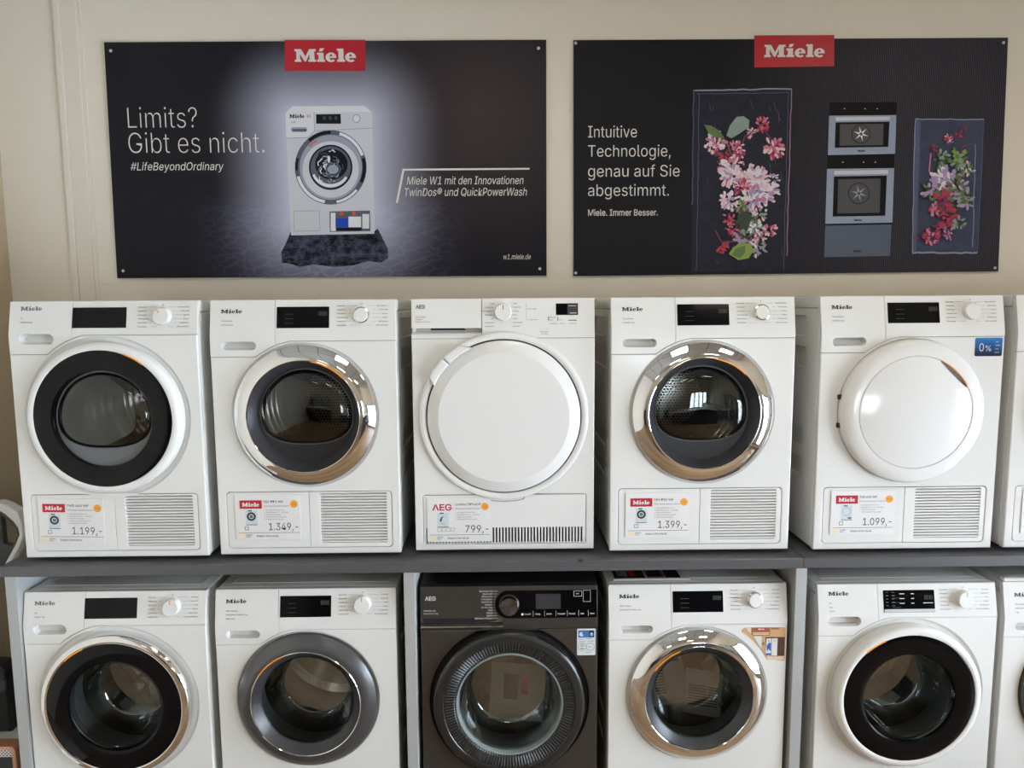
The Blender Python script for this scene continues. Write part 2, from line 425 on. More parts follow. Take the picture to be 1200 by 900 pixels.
def drum_dry():
    b = MB()
    b.lathe([(.172, .020), (.190, .035), (.196, .062), (.236, .066), (.236, .12), *[(.236-(.007 if q % 4 in (1, 2) else 0), .13+.0135*q) for q in range(26)], (.236, .49), (.225, .500), (.142, .503), (.136, .497), (.130, .488)], 0, .476, STEEL)
    return b
def drum_back():
    b = MB(); b.lathe([(.130, .488), (.06, .486), (.0001, .4855)], 0, .476, PERF); return b
def lifter(a):
    b = MB(); ca, sa = math.cos(a), math.sin(a)
    lo = []
    for t in range(11):
        yy = .16+.31*t/10; hh = .055*math.sin(PI*min(1, .12+t/10*.8)); w_ = .03; tw = .25*(t/10-.5)
        c2, s2 = math.cos(a+tw), math.sin(a+tw)
        lo.append([(c2*r-s2*d, yy, .476+s2*r+c2*d) for r, d in ((.236, -w_), (.236-hh*.7, -w_*.5), (.236-hh, 0), (.236-hh*.7, w_*.5), (.236, w_))])
    b.loft(lo, STEEL); return b
def dshape(r=.151, bz=.096, n=48, k=1.0, cx=0, cz=.476):
    pts = arc(cx, cz, r*k, 0, 180, n)
    for i in range(1, n):
        a = PI+PI*i/n; c, s = math.cos(a), math.sin(a); e = 2/2.5
        pts.append((cx+r*k*math.copysign(abs(c)**e, c), cz-bz*k*abs(s)**e))
    return pts
def gasket():
    b = MB(); b.lathe([(.262, .0215), (.20, .0215), (.178, .024), (.172, .019), (.160, .018)], 0, .476, RUBBER); return b
def seam_path(kind, da=0.0):
    """lower edge of the fascia from left to right; da moves it outward"""
    zl, zr, r = ((.680, .7405, .272) if kind == 'A' else (.667, .717, .2445))
    zl += da; zr += da; r += da
    a0 = 180-math.degrees(math.asin((zl-.476)/r)); a1 = 180-math.degrees(math.asin((zr-.476)/r))
    return [(-HW, zl)] + arc(0, .476, r, a0, a1, 20) + [(HW, zr)]
def front_plate(kind, dryer, washer_flap=True):
    b = MB()
    sp = seam_path(kind)
    outer = [(-HW, .013), (HW, .013)] + sp[::-1]
    hr = .262 if kind == 'A' else .236
    holes = [circle(0, .476, hr, 112)]
    if dryer: holes.append(rrect(-.271, .271, .033, .2235, .012))
    b.plate(outer, holes, 0, .021, WHITE, .005 if False else .003)
    if kind == 'A':   # shallow dished collar round the door
        b.lathe([(.262, .002), (.256, .007), (.246, .009), (.238, .010), (.18, .016)], 0, .476, WHITE)
    else:
        b.lathe([(.236, .002), (.232, .008), (.18, .016)], 0, .476, WHITE)
    b.box(-.275, .275, .0195, .021, .03, .228, SEAM)
    q = [(max(-HW+.004, min(HW-.004, x)), z) for x, z in seam_path(kind, -.004) + seam_path(kind, .006)[::-1]]
    b.plate(q, [], .006, .012, SEAM, .0002)
    return b
def drawer_shape(kind):
    g = .0011; sp = [p for p in seam_path(kind, g)]
    xs = -.0985 if kind == 'A' else -.0905
    low = [p for p in sp if p[0] < xs-.003]
    low.append((xs, 0)); x0, z0 = low[-2]
    r = math.hypot(x0, z0-.476); low[-1] = (xs, .476+math.sqrt(max(r*r-xs*xs, 0)))
    return xs, low, [p for p in sp if p[0] > xs+.003]
LEANS = {'A': (.742, .022), 'B': (.7315, .022)}
SLOT = {'A': (-.264, -.157, .7135, .7455), 'B': (-.261, -.152, .690, .7165)}
def drawer(kind):
    xs, low, _ = drawer_shape(kind); b = MB()
    x0, x1, z0, z1 = SLOT[kind]; hole = rrect(x0, x1, z0, z1, .016, 8)
    b.plate(low + [(xs-.0006, .8495), (-HW, .8495)], [hole], 0, .020, WHITE2, .0015, lean=LEANS[kind])
    n0 = len(b.v)
    mid = [(x, .002, z) for x, z in hole]
    zc = (z0+z1)/2
    deep = [((x-(x0+x1)/2)*.97+(x0+x1)/2, .036 if z > zc else .024, (z-zc)*.86+zc+.001) for x, z in hole]
    b.loft([mid, deep], WHITE2)
    return b
def panel(kind):
    xs, _, hi = drawer_shape(kind); b = MB()
    lo0 = (xs+.0006, .476+math.sqrt(max(math.hypot(hi[0][0], hi[0][1]-.476)**2-xs*xs, 0)))
    b.plate([lo0]+hi+[(HW, .8495), (xs+.0006, .8495)], [], 0, .020, WHITE2, .0015, lean=LEANS[kind])
    return b
def lean_y(kind, z):
    zf, amt = LEANS[kind]; return amt*max(0, z-zf)/(.85-zf)
LEFTW = ['Baumwolle', 'Pflegeleicht', 'Feinwäsche', 'Automatic', 'Oberhemden', 'Dunkles/Jeans']
RIGHTW = ['Extraleise', 'Express 20', 'Wolle', 'Outdoor', 'Imprägnieren', 'Nur Spülen/Stärken']
DLEFT = ['Baumwolle', 'Pflegeleicht', 'Feinwäsche', 'Automatic plus', 'Oberhemden', 'Schonglätten']
DRIGHT = ['Baumwolle Eco', 'Finish Wolle', 'Express', 'Outdoor', 'Imprägnieren', 'Lüften warm/kalt']
def program_print(kind, words):
    b = MB(); cx, cz = .188, .80
    for i in range(6):
        z = cz+.029-.0124*i; dz = .0008
        L = words[0][i]; R = words[1][i]
        b.text(L, .0052, cx-.079, z-.0017, -.0006, INK, offset=.012)
        b.text(R, .0052, cx+.084, z-.0017, -.0006, INK, 'R', offset=.012)
        d = .034 if i in (1, 2, 3, 4) else .016
        wl = len(L)*.0031; wr = len(R)*.0031
        if cx-.079+wl+.002 < cx-d: b.flat(rect(cx-.079+wl+.001, cx-d, z-.0003, z+.0003), [], -.0006, INKG)
        if cx+.084-wr-.002 > cx+d: b.flat(rect(cx+d, cx+.084-wr-.001, z-.0003, z+.0003), [], -.0006, INKG)
    b.flat(circle(cx, cz+.036, .0022, 10), [circle(cx, cz+.036, .0014, 10)], -.0006, INK)
    return b.lean(*LEANS[kind])
def logo_print(kind, x, z, ink): return MB().logo(x, z-.0065, .067, .0125, -.0006, ink).lean(*LEANS[kind])
def small_print(kind, x, z, lines):
    b = MB()
    for i, s in enumerate(lines): b.text(s, .0056, x, z-.0125*i, -.0006, INK, offset=.01)
    return b.lean(*LEANS[kind])
def display(kind, x0, x1, z0, z1):
    b = MB(); b.plate(rrect(x0, x1, z0, z1, .0012, 2), [], -.0012, .006, BLACKD, .0005); return b.lean(*LEANS[kind])
def digits(kind, x, z, seg=3):
    b = MB()
    for i in range(seg):
        cx = x+.0095*i; h = .0058; wd = .0032; t = .0012
        for q in (-h, 0, h): b.flat(rect(cx-wd, cx+wd, z+q-t/2, z+q+t/2), [], -.0016, DIGIT)
        for q in (-wd, wd): b.flat(rect(cx+q-t/2, cx+q+t/2, z-h, z+h), [], -.0016, DIGIT)
    for i in range(3): b.flat(rect(x-.112, x-.085, z-.002-.0145*i, z-.001-.0145*i), [], -.0016, DIGIT)
    return b.lean(*LEANS[kind])
def dial(kind, rim):
    b = MB(); cx, cz = .188, .80
    if rim == 'chrome':
        b.lathe([(.0270, .0), (.0265, -.010), (.0255, -.0125), (.0225, -.014)], cx, cz, CHROME, 48)
        b.lathe([(.0225, -.014), (.0215, -.0175), (.020, -.0185), (.0001, -.0187)], cx, cz, WHITE2, 48)
    else:
        b.lathe([(.0285, .0), (.0280, -.006), (.0265, -.016), (.0245, -.0185), (.0001, -.019)], cx, cz, WHITE2, 48)
    return b.lean(*LEANS[kind])
def dial_mark(kind, ang, big):
    b = MB(); cx, cz = .188, .80; a = math.radians(ang)
    p = lambda r, d: (cx+r*math.cos(a)-d*math.sin(a), -.0192 if r < .024 else -.0185, cz+r*math.sin(a)+d*math.cos(a))
    r0, r1 = (.012, .0245) if big else (.0225, .0265)
    b.add([p(r0, -.0014), p(r1, -.0014), p(r1, .0014), p(r0, .0014)], [(0, 1, 2, 3)], ORANGE)
    return b.lean(*LEANS[kind])
def flap_left():
    b = MB(); o = arc(-.2695+.012, .0345+.012, .012, 180, 270, 6) + [(-.0010, .0345), (-.0010, .222)] + arc(-.2695+.012, .222-.012, .012, 90, 180, 6)
    b.plate(o, [], .001, .012, WHITE2, .0012)
    b.lathe([(.0055, .0012), (.005, .0002), (.0001, .0002)], -.026, .125, WHITE2, 20)
    return b
def flap_right():
    b = MB(); o = [(.0005, .0345)] + arc(.2695-.012, .0345+.012, .012, 270, 360, 6) + arc(.2695-.012, .222-.012, .012, 0, 90, 6) + [(.0005, .222)]
    b.plate(o, [rrect(.036, .254, .049, .217, .004, 3)], .001, .012, WHITE2, .0012)
    return b
def grille():
    b = MB(); n = 17; z0, z1 = .050, .216; p = (z1-z0)/n
    b.box(.034, .256, .0165, .018, .047, .219, PALE)
    for i in range(n):
        z = z0+p*i+.001
        pr = [(.0012, z), (.0012, z+p*.38), (.012, z+p*.80), (.0165, z+p*.80), (.0165, z+p*.5), (.006, z)]
        v = [(x, y, zz) for x in (.0355, .2545) for y, zz in pr]; k = len(pr)
        b.add(v, [list(range(k))[::-1], list(range(k, 2*k))] + [(q, (q+1) % k, (q+1) % k+k, q+k) for q in range(k)], GRILLE)
    return b
def door_ring_flat(m):   # slim ring round a black glass annulus
    b = MB(); b.lathe([(.2445, .008), (.2445, -.022), (.2425, -.0275), (.238, -.0315), (.231, -.0345), (.2235, -.0352), (.2195, -.0335), (.2185, -.030)], 0, .476, m); return b
def annulus_glass(ri):
    b = MB(); b.lathe([(.2188, -.0305), (.2188, -.0322), (.2155, -.0333), (.19, -.0345), (.17, -.0342), (ri+.003, -.033), (ri, -.031), (ri-.001, -.022)], 0, .476, BLACKG); return b
def door_ring_wide(m):
    b = MB(); pr = [(.2295, .008), (.2295, -.010)]
    for i in range(13):
        t = i/12; r = .2285-.0455*t; tilt = -.012-.022*math.sin(t*PI/2*.98)
        pr.append((r, tilt))
    pr += [(.1815, -.0345), (.180, -.0335), (.1785, -.030)]
    b.lathe(pr, 0, .476, m, 144); return b
def dish(m, r1, y1):
    b = MB(); b.lathe([(.1786, -.0305), (.176, -.027), (r1, y1)], 0, .476, m); return b
def bowl_washer(ri, y0=-.030):
    b = MB(); b.lathe([(ri, y0), (ri-.004, y0+.015), (ri-.014, .045), (ri-.024, .088), (ri-.030, .104), (ri-.038, .112), (.06, .117), (.0001, .118)], 0, .476, GLASSR); return b
def pane_rim(ri, m):
    b = MB(); b.lathe([(ri+.002, -.006), (ri, -.010), (ri-.003, -.006)], 0, .476, m); return b
def latch_mark(r, y, a0, a1, wd=.004):
    b = MB(); b.plate(arc(0, .476, r+wd/2, a0, a1, 24)+arc(0, .476, r-wd/2, a1, a0, 24), [], y, .003, ORANGE, .0004); return b
def plate_dry(m, y=.010):
    b = MB(); b.plate(circle(0, .476, .1565, 96), [dshape()], y, .006, m, .0015); return b
def shifted(mb, dy):
    mb.v = [(x, y+dy, z) for x, y, z in mb.v]; return mb
def glass_dry():
    b = MB(); lo = []
    for k, y in ((1.0, .012), (.97, .004), (.9, -.004), (.7, -.011), (.4, -.015), (.1, -.0165)):
        lo.append([(x, y, z) for x, z in dshape(k=k, cz=.476+.02*(1-k), n=32)])
    b.loft(lo, GLASS); return b
def seal_dry():
    b = MB(); o = dshape(r=.1525, bz=.0975); b.plate(o, [dshape(r=.1490, bz=.0940)], .0085, .004, RUBBER, .001); return b
def drum_wash():
    b = MB()
    b.lathe([(.180, .022), (.176, .06), (.180, .10)], 0, .476, RUBBER)
    b.lathe([(.180, .10), (.238, .115), (.238, .46), (.21, .475), (.0001, .478)], 0, .476, DRUMH)
    return b
def wlift(a):
    b = MB(); lo = []
    for t in range(7):
        yy = .13+.30*t/6
        lo.append([(math.cos(a)*r-math.sin(a)*d, yy, .476+math.sin(a)*r+math.cos(a)*d) for r, d in ((.236, -.03), (.18, -.012), (.172, 0), (.18, .012), (.236, .03))])
    b.loft(lo, STEEL); return b
def foot(x, y):
    b = MB(); b.v = []; n = 20
    v = [(x+r*math.cos(2*PI*i/n), y+r*math.sin(2*PI*i/n), z) for r, z in ((.022, 0), (.022, .008), (.014, .015)) for i in range(n)]
    f = [(a*n+i, a*n+(i+1) % n, (a+1)*n+(i+1) % n, (a+1)*n+i) for a in range(2) for i in range(n)] + [list(range(n))[::-1]]
    return b.add(v, f, FOOT)

def machine_base(t, lidamt=.022):
    cached('body', 'cabinet', body, t)
    cached('lid', 'top_lid', lid, t)
    for x in (-.25, .25):
        for y in (.06, .54): cached(('foot', x, y), 'foot', lambda: foot(x, y), t)

def slab_appliance(pos, name, label, cat, group, kind, door, dryer, logo_z, lines, disp, rim, mark, small_z=None, ink=INK, words=None, digs=True, collar=None):
    t = empty(name, pos, label, cat, group)
    machine_base(t)
    cached(('front', kind, dryer), 'front_panel', lambda: front_plate(kind, dryer), t)
    cached(('drawer', kind), 'condensate_drawer' if dryer else 'detergent_drawer', lambda: drawer(kind), t)
    cp = cached(('panel', kind), 'control_panel', lambda: panel(kind), t)
    dsp = display(kind, *disp).build('display', t)
    if digs: digits(kind, disp[1]-.030, (disp[2]+disp[3])/2+.012).build('digits', dsp)
    dl = cached(('dial', kind, rim), 'program_dial', lambda: dial(kind, rim), t)
    if mark: tag(dial_mark(kind, mark[0], mark[1]).build('pointer_mark', dl), 'orange pointer mark')
    cached(('pp', kind, dryer), 'program_print', lambda: program_print(kind, words or ((DLEFT, DRIGHT) if dryer else (LEFTW, RIGHTW))), cp)
    logo_print(kind, -.2625, logo_z, ink).build('brand_lettering', t)
    small_print(kind, -.2615, small_z or logo_z-.033, lines).build('model_lettering', t)
    if dryer:
        cached('flapL', 'filter_flap', flap_left, t)
        fr = cached('flapR', 'vent_cover', flap_right, t); cached('grille', 'vent_grille', grille, fr)
    cached('gasket', 'door_seal', gasket, t)
    dr = None
    if dryer and door != 'solid':
        d = cached('drumd', 'drum', drum_dry, t); cached('drumb', 'perforated_back', drum_back, d)
        for a in (100, 220, 340): cached(('lift', a), 'lifter', lambda: lifter(math.radians(a)), d, 35)
    if not dryer:
        d = cached('drumw', 'drum', drum_wash, t)
        for a in (75, 195, 315): cached(('wl', a), 'lifter', lambda: wlift(math.radians(a)), d, 35)
    ring = {'white': WHITEG, 'chromeslim': CHROME, 'chrome': CHROME, 'grey': ANTHR}.get(door)
    if door in ('white', 'chromeslim'):
        dr = cached(('rf', door), 'door', lambda: door_ring_flat(ring), t, 30)
        ri = .1545 if dryer else .1525
        tag(cached(('an', ri), 'glass_ring', lambda: annulus_glass(ri), dr, 30), 'black glass ring')
        if dryer:
            b = MB(); b.lathe([(ri, -.022), (.1545, -.012)], 0, .476, DISHG); b.build('dish', dr)
            plate_dry(DISHG, -.021).build('window_frame', dr); shifted(seal_dry(), -.031).build('window_seal', dr); tag(shifted(glass_dry(), -.022).build('window_pane', dr, 30), 'clear glass')
            latch_mark(.2205, -.0362, 52, 70).build('latch_mark', dr)
        else:
            tag(cached('bw', 'glass_bowl', lambda: bowl_washer(.1515), dr, 30), 'clear glass bowl')
            latch_mark(.2205, -.0362, 114, 133).build('latch_mark', dr)
    elif door in ('chrome', 'grey'):
        dr = cached(('rw', door), 'door', lambda: door_ring_wide(ring), t, 30)
        if dryer:
            cached('dishd', 'dish', lambda: dish(DISH, .1545, .012), dr)
            cached('pdb', 'window_frame', lambda: plate_dry(BLACKP), dr); cached('seald', 'window_seal', seal_dry, dr); tag(cached('gdry', 'window_pane', glass_dry, dr, 30), 'clear glass')
            latch_mark(.1800, -.0355, 44, 80).build('latch_mark', dr)
        else:
            cached('dishw', 'dish', lambda: dish(DISH, .1515, -.004), dr)
            tag(cached('bw2', 'glass_bowl', lambda: bowl_washer(.1515, -.010), dr, 30), 'clear glass bowl')
            latch_mark(.1805, -.0378, 112, 146).build('latch_mark', dr)
            if door == 'grey':
                tag(MB().lathe([(.1815, -.0350), (.1800, -.0362), (.1782, -.0350)], 0, .476, CHROME).build('bright_lip', dr), 'bright metal lip')
    return t

UP = 'white tumble dryers on the worktop'; LOW = 'washing machines under the worktop'
DISPA = (-.098, .073, .764, .829); DISPB = (-.084, .084, .759, .827)
m1 = slab_appliance((-1.273, 2.277, UPZ), 'tumble_dryer', 'white dryer with black glass porthole ring in a white rim, leftmost on the worktop', 'tumble dryer', UP, 'A', 'white', True, .827, ['T1', 'EcoSpeed 8 kg'], DISPA, 'white', (120, True), ink=INKG, digs=False)
m2 = slab_appliance((-.642, 2.287, UPZ), 'tumble_dryer', 'white dryer with wide chrome door ring, left of the plain white centre dryer', 'tumble dryer', UP, 'B', 'chrome', True, .814, ['T1 Excellence', 'EcoSpeed 8 kg'], DISPB, 'chrome', None)
m4 = slab_appliance((.647, 2.282, UPZ), 'tumble_dryer', 'white dryer with wide chrome door ring, right of the plain white centre dryer', 'tumble dryer', UP, 'B', 'chrome', True, .813, ['T1 Excellence', 'EcoSpeed 9 kg'], DISPB, 'chrome', (95, False))
m5 = slab_appliance((1.3235, 2.274, UPZ), 'tumble_dryer', 'white dryer with solid white door and blue 0% sticker', 'tumble dryer', UP, 'B', 'solid', True, .815, ['T1 Excellence', 'EcoSpeed 8 kg'], (-.081, .087, .762, .828), 'white', (80, False))
m6 = slab_appliance((1.962, 2.274, UPZ), 'tumble_dryer', 'white dryer cut off by the right edge, last on the worktop', 'tumble dryer', UP, 'B', 'solid', True, .815, ['T1 Active', 'EcoSpeed 7 kg'], DISPB, 'white', (90, False))
l1 = slab_appliance((-1.283, 2.245, 0), 'washing_machine', 'white washing machine with black glass ring in a slim chrome rim, leftmost below the worktop', 'washing machine', LOW, 'A', 'chromeslim', False, .815, ['W1', 'TwinDos 9 kg'], DISPA, 'white', (95, True), ink=INKG, digs=False)
l2 = slab_appliance((-.659, 2.249, 0), 'washing_machine', 'white washing machine with matt dark grey door ring, left of the black machine', 'washing machine', LOW, 'B', 'grey', False, .8125, ['W1 Excellence', 'PowerWash & TwinDos 9 kg', '1400 U/min'], DISPB, 'white', (92, True))
l4 = slab_appliance((.6424, 2.251, 0), 'washing_machine', 'white washing machine with wide chrome door ring and brown advertising sticker', 'washing machine', LOW, 'B', 'chrome', False, .813, ['W1 Excellence', 'PowerWash & TwinDos 9 kg'], DISPB, 'chrome', (88, False))
l5 = slab_appliance((1.335, 2.235, 0), 'washing_machine', 'white washing machine with black glass ring in a white rim, right of the worktop seam', 'washing machine', LOW, 'A', 'white', False, .8205, ['W1', '8 kg', 'Active'], (-.080, .091, .758, .829), 'white', (85, True))
l6 = slab_appliance((1.960, 2.240, 0), 'washing_machine', 'white washing machine with grey door ring, cut off by the right edge', 'washing machine', LOW, 'B', 'grey', False, .808, ['W1 Excellence', 'PowerWash', '9 kg'], DISPB, 'white', (90, False))

# extra print on the display of the right-hand washing machine, with a bright touch strip
b = MB()
for i in range(5):
    for x, wd in ((-.072, .008), (-.052, .010)): b.flat(rect(x, x+wd, .8215-.0105*i, .8235-.0105*i), [], -.0018, INKG if i % 2 else DIGIT)
for i in range(3):
    for x, wd in ((-.026, .016), (.012, .010)): b.flat(rect(x, x+wd, .8165-.015*i, .8185-.015*i), [], -.0018, CREAMINK)
b.flat(rect(.052, .084, .787, .789), [], -.0018, CREAMINK)
b.lean(*LEANS['A']); b.build('display_print', l5)
b = MB().flat(rect(-.079, .090, .759, .769), [], -.0019, PALE).lean(*LEANS['A']); b.build('touch_strip', l5)
# front lip of the lid on the right-hand machine
MB().box(-HW, HW, .016, .04, .8515, .866, WHITE, .004).build('lid_lip', l6)

# doors of the two solid-door dryers
def solid_door():
    b = MB()
    pr = [(.2345, .008), (.2345, -.012), (.2335, -.018), (.230, -.023), (.222, -.028), (.205, -.0335), (.1855, -.0365), (.1838, -.0365), (.1832, -.0345), (.1818, -.0345), (.1812, -.0365)]
    b.lathe(pr, 0, .476, WHITEG, 144)
    # inner disc with a pocket for the fingers
    a0, a1 = 26, 67
    ro = .1812
    # handle opening: lens between the disc edge and a chord
    e = arc(0, .476, ro, a1, 360+a0, 120)
    p0 = e[-1]; p1 = e[0]; cx, cz = 0, .476
    mid = math.radians((a0+a1)/2); ch = []
    for i in range(1, 16):
        t = i/16; x = p0[0]+(p1[0]-p0[0])*t; z = p0[1]+(p1[1]-p0[1])*t; bul = .004*math.sin(PI*t)**.5
        ch.append((x-bul*math.cos(mid), z-bul*math.sin(mid)))
    b.plate(e+ch, [], -.0365, .006, WHITEG, .0012)
    ci = arc(0, .476, ro-.0005, a0, a1, 30)
    loop = [p0]+ci[1:-1]+[p1]+ch[::-1]
    c = (sum(p[0] for p in loop)/len(loop), sum(p[1] for p in loop)/len(loop))
    b.loft([[(x, -.036, z) for x, z in loop], [(c[0]+(x-c[0])*.97, -.020, c[1]+(z-c[1])*.97) for x, z in loop]], PALE)
    return b
for t in (m5, m6):
    d = cached('solid', 'door', solid_door, t, 30)
    cached('solidmark', 'latch_mark', lambda: latch_mark(.1815, -.0375, 27, 66, .003), d)
    for z in (.525, .432): cached(('hinge', z), 'hinge', lambda: MB().box(-.2385, -.226, -.008, .004, z-.008, z+.008, BLACKP, .002), d)
# blue sticker of the second dryer from the right
BLUE = mat('sticker_blue', C(22, 70, 150), .25)
k = N(BLUE); cd = k.coord(); sp = k.new('ShaderNodeSeparateXYZ'); k.t.links.new(cd, sp.inputs[0])
f = k.math('MULTIPLY_ADD', sp.outputs[2], 17, -11.25, True)
f2 = k.math('MULTIPLY', f, k.math('ADD', k.noise(cd, 40, 3), .4), clamp=True)
k.color(k.mix(f2, C4(14, 22, 62), C4(40, 130, 205)))
b = MB().plate(rrect(.202, .291, .6535, .713, .005, 4), [], -.0008, .0012, BLUE, .0002); st = tag(b.build('sticker', m5), 'blue sticker reading 0%')
b = MB(); b.text('0', .036, .216, .6700, -.0012, WHITEINK, offset=-.012, sx=.85); b.text('%', .026, .236, .6700, -.0012, WHITEINK, offset=-.006)
for i, wd in enumerate((.010, .016, .011, .013)): b.text(('AUFPREIS', 'FINANZIERUNG', 'ZINSEN', 'RATEN')[i], .0045, .268, .6985-.0115*i, -.0012, WHITEINK, fit=wd)
b.flat(rect(.2655, .2660, .658, .703), [], -.0012, BLUE); b.build('sticker_print', st)

# ------------------------------------------------------------------ the plain white dryer in the middle
m3_ = empty('tumble_dryer', (.001, 2.307, UPZ), 'white dryer with plain round white door, in the middle of the worktop row', 'tumble dryer', UP)
machine_base(m3_)
CM = (0, .464)
def front_c():
    b = MB(); b.plate([(-HW, .013), (HW, .013), (HW, .7205), (-HW, .7205)], [circle(CM[0], CM[1], .262, 112), rrect(-.272, .272, .032, .2015, .008)], 0, .021, WHITE, .003)
    b.box(-.276, .276, .0195, .021, .028, .206, SEAM); b.box(-HW+.002, HW-.002, .008, .018, .716, .728, SEAM)
    return b
front_c().build('front_panel', m3_)
b = MB().lathe([(.279, .002), (.2785, -.004), (.275, -.0095), (.269, -.012), (.262, -.0115), (.2555, -.008), (.2545, .004)], *CM, WHITEG, 144); b.build('door_surround', m3_, 30)
dr = MB().lathe([(.2505, .006), (.2505, -.011), (.2485, -.0155), (.244, -.0185), (.2145, -.0305), (.2125, -.0312), (.0001, -.0325)], *CM, WHITEG, 144).build('door', m3_, 14)
MB().lathe([(.2546, -.0015), (.2504, -.0015)], *CM, SEAM, 144).build('gap_seal', dr)
pol = lambda r, a: (CM[0]+r*math.cos(math.radians(a)), CM[1]+r*math.sin(math.radians(a)))
h = MB()
for a0, a1, o0, o1 in ((113, 134.6, 121, 134.6), (135.2, 155, 135.2, 151)):
    h.plate(arc(*CM, .276, o0, o1, 8) + arc(*CM, .2475, a1, a0, 10), [], -.033, .030, WHITEG, .005, res=2)
h.build('door_handle', dr, 30)
def fascia_c():
    b = MB()
    b.plate([(-.0685, .7215), (HW, .7215), (HW, .8495), (-.0685, .8495)], [], 0, .020, WHITE2, .0015, lean=(.7215, .018)); return b
cp = fascia_c().build('control_panel', m3_)
def drawer_c():
    b = MB(); b.plate([(-HW, .7545), (-.0705, .7545), (-.0705, .8495), (-HW, .8495)], [], 0, .020, WHITE2, .0015, lean=(.7215, .018))
    n0 = len(b.v)
    prof = [(.004, .7215), (.0035, .732), (.009, .737), (.028, .744), (.034, .7545)]
    v = [(x, y, z) for x in (-HW, -.0705) for y, z in prof]; k = len(prof)
    b.add(v, [(i, i+1, i+1+k, i+k) for i in range(k-1)], WHITE2)
    b.add([(-.237, .0270, .7475), (-.122, .0270, .7475), (-.128, .0300, .7545), (-.237, .0300, .7545)], [(0, 1, 2, 3)], SEAM)
    return b
drawer_c().build('condensate_drawer', m3_)
LC = (.7215, .018)
d_ = MB().lathe([(.0285, 0), (.0275, -.013), (.025, -.0165), (.0001, -.017)], 0, .806, WHITE2, 48).lean(*LC).build('program_dial', m3_)
tag(MB().flat(rect(-.0012, .0012, .813, .829), [], -.0172, RED).lean(*LC).build('pointer_mark', d_), 'red pointer mark')
b = MB()
LW = ['Aus', 'Baumwolle', 'Baumwolle Eco', 'Pflegeleicht', 'Mix', 'Feinwäsche', 'Bettwäsche']; RW = ['Seide', 'Wolle Plus', 'Outdoor', 'Sport', 'Jeans', 'Oberhemden', 'Zeit Wahl']
for i in range(7):
    z = .8335-.0123*i
    b.text(LW[i], .0052, -.031, z-.0018, -.0006, INK, 'R', offset=.01); b.text(RW[i], .0052, .033, z-.0018, -.0006, INK, offset=.01)
    b.flat(rect(-.0295, -.0265, z-.0004, z+.0004), [], -.0006, INKG); b.flat(rect(.0265, .031, z-.0004, z+.0004), [], -.0006, INKG)
b.flat(rect(.0752, .0758, .778, .835), [], -.0006, INKG)
b.text('Extra Trocken', .0048, .079, .814, -.0006, INK); b.text('Schranktrocken', .0048, .079, .779, -.0006, INK)
b.text('Knitterschutz', .0042, .146, .786, -.0006, INK, offset=.01); b.text('Signal', .0042, .150, .778, -.0006, INK); b.text('Dauer', .0042, .182, .778, -.0006, INK)
for x in (.1465, .177): b.flat(rect(x, x+.0022, .777, .789), [], -.0006, INK)
for x, wd in ((.149, .027), (.185, .013), (.213, .026)): b.text('Trockengrad' if wd > .02 else 'Zeit', .0046, x, .766, -.0006, INK, fit=wd)
b.flat(rect(.213, .239, .7765, .779), [], -.0006, INK)
b.flat(rect(.120, .146, .740, .7415), [], -.0006, INKG); b.flat(rect(.120, .1205, .740, .749), [], -.0006, INKG); b.flat(rect(.1455, .146, .740, .749), [], -.0006, INKG); b.flat(rect(.120, .146, .7485, .7495), [], -.0006, PALE)
b.text('Start/Pause', .0045, .123, .733, -.0006, INK)
b.lean(*LC); b.build('program_print', cp)
dd = MB().plate(rrect(.172, .244, .795, .8325, .001, 2), [], -.0010, .004, BLACKD, .0004).lean(*LC).build('display', m3_)
b = MB().flat(rect(.209, .242, .797, .8305), [], -.0014, LCD); b.flat(rect(.213, .238, .8235, .8255), [], -.0017, PALE); b.flat(rect(.217, .239, .800, .8025), [], -.0017, PALE); b.lean(*LC); b.build('display_print', dd)
b = MB().text('AEG', .0165, -.2835, .8185, -.0006, INK, offset=.035, fit=.033).lean(*LC); b.build('brand_lettering', m3_)
b = MB()
for i, s in enumerate(['7000 SERIES', 'SensiDry', 'Wärmepumpe 8 kg']): b.text(s, .0058, -.2855, .789-.0075*i, -.0006, RED if i == 1 else INKG)
b.lean(*LC); b.build('model_lettering', m3_)
fl = [(-.2705, .0335), (.2705, .0335), (.2705, .2000), (.070, .2000)] + [(.066, .186), (.040, .1795), (0, .1775), (-.040, .1795), (-.066, .186)] + [(-.070, .2000), (-.2705, .2000)]
b = MB().plate(fl, [rect(-.263, .264, .0355, .0885)], .001, .013, WHITE2, .0012)
b.plate([(-.068, .203), (-.064, .1885), (-.040, .182), (0, .180), (.040, .182), (.064, .1885), (.068, .203)], [], -.003, .018, WHITE, .002)
f3 = b.build('filter_flap', m3_)
b = MB().box(-.266, .267, .012, .014, .034, .09, mat('vent_dark', C(38, 26, 28), .6))
for i in range(50): x = -.2625+.01055*i; b.box(x+.0056, x+.01055, .0015, .012, .0355, .0885, WHITE2, .0005, 1)
b.build('vent_slats', f3)

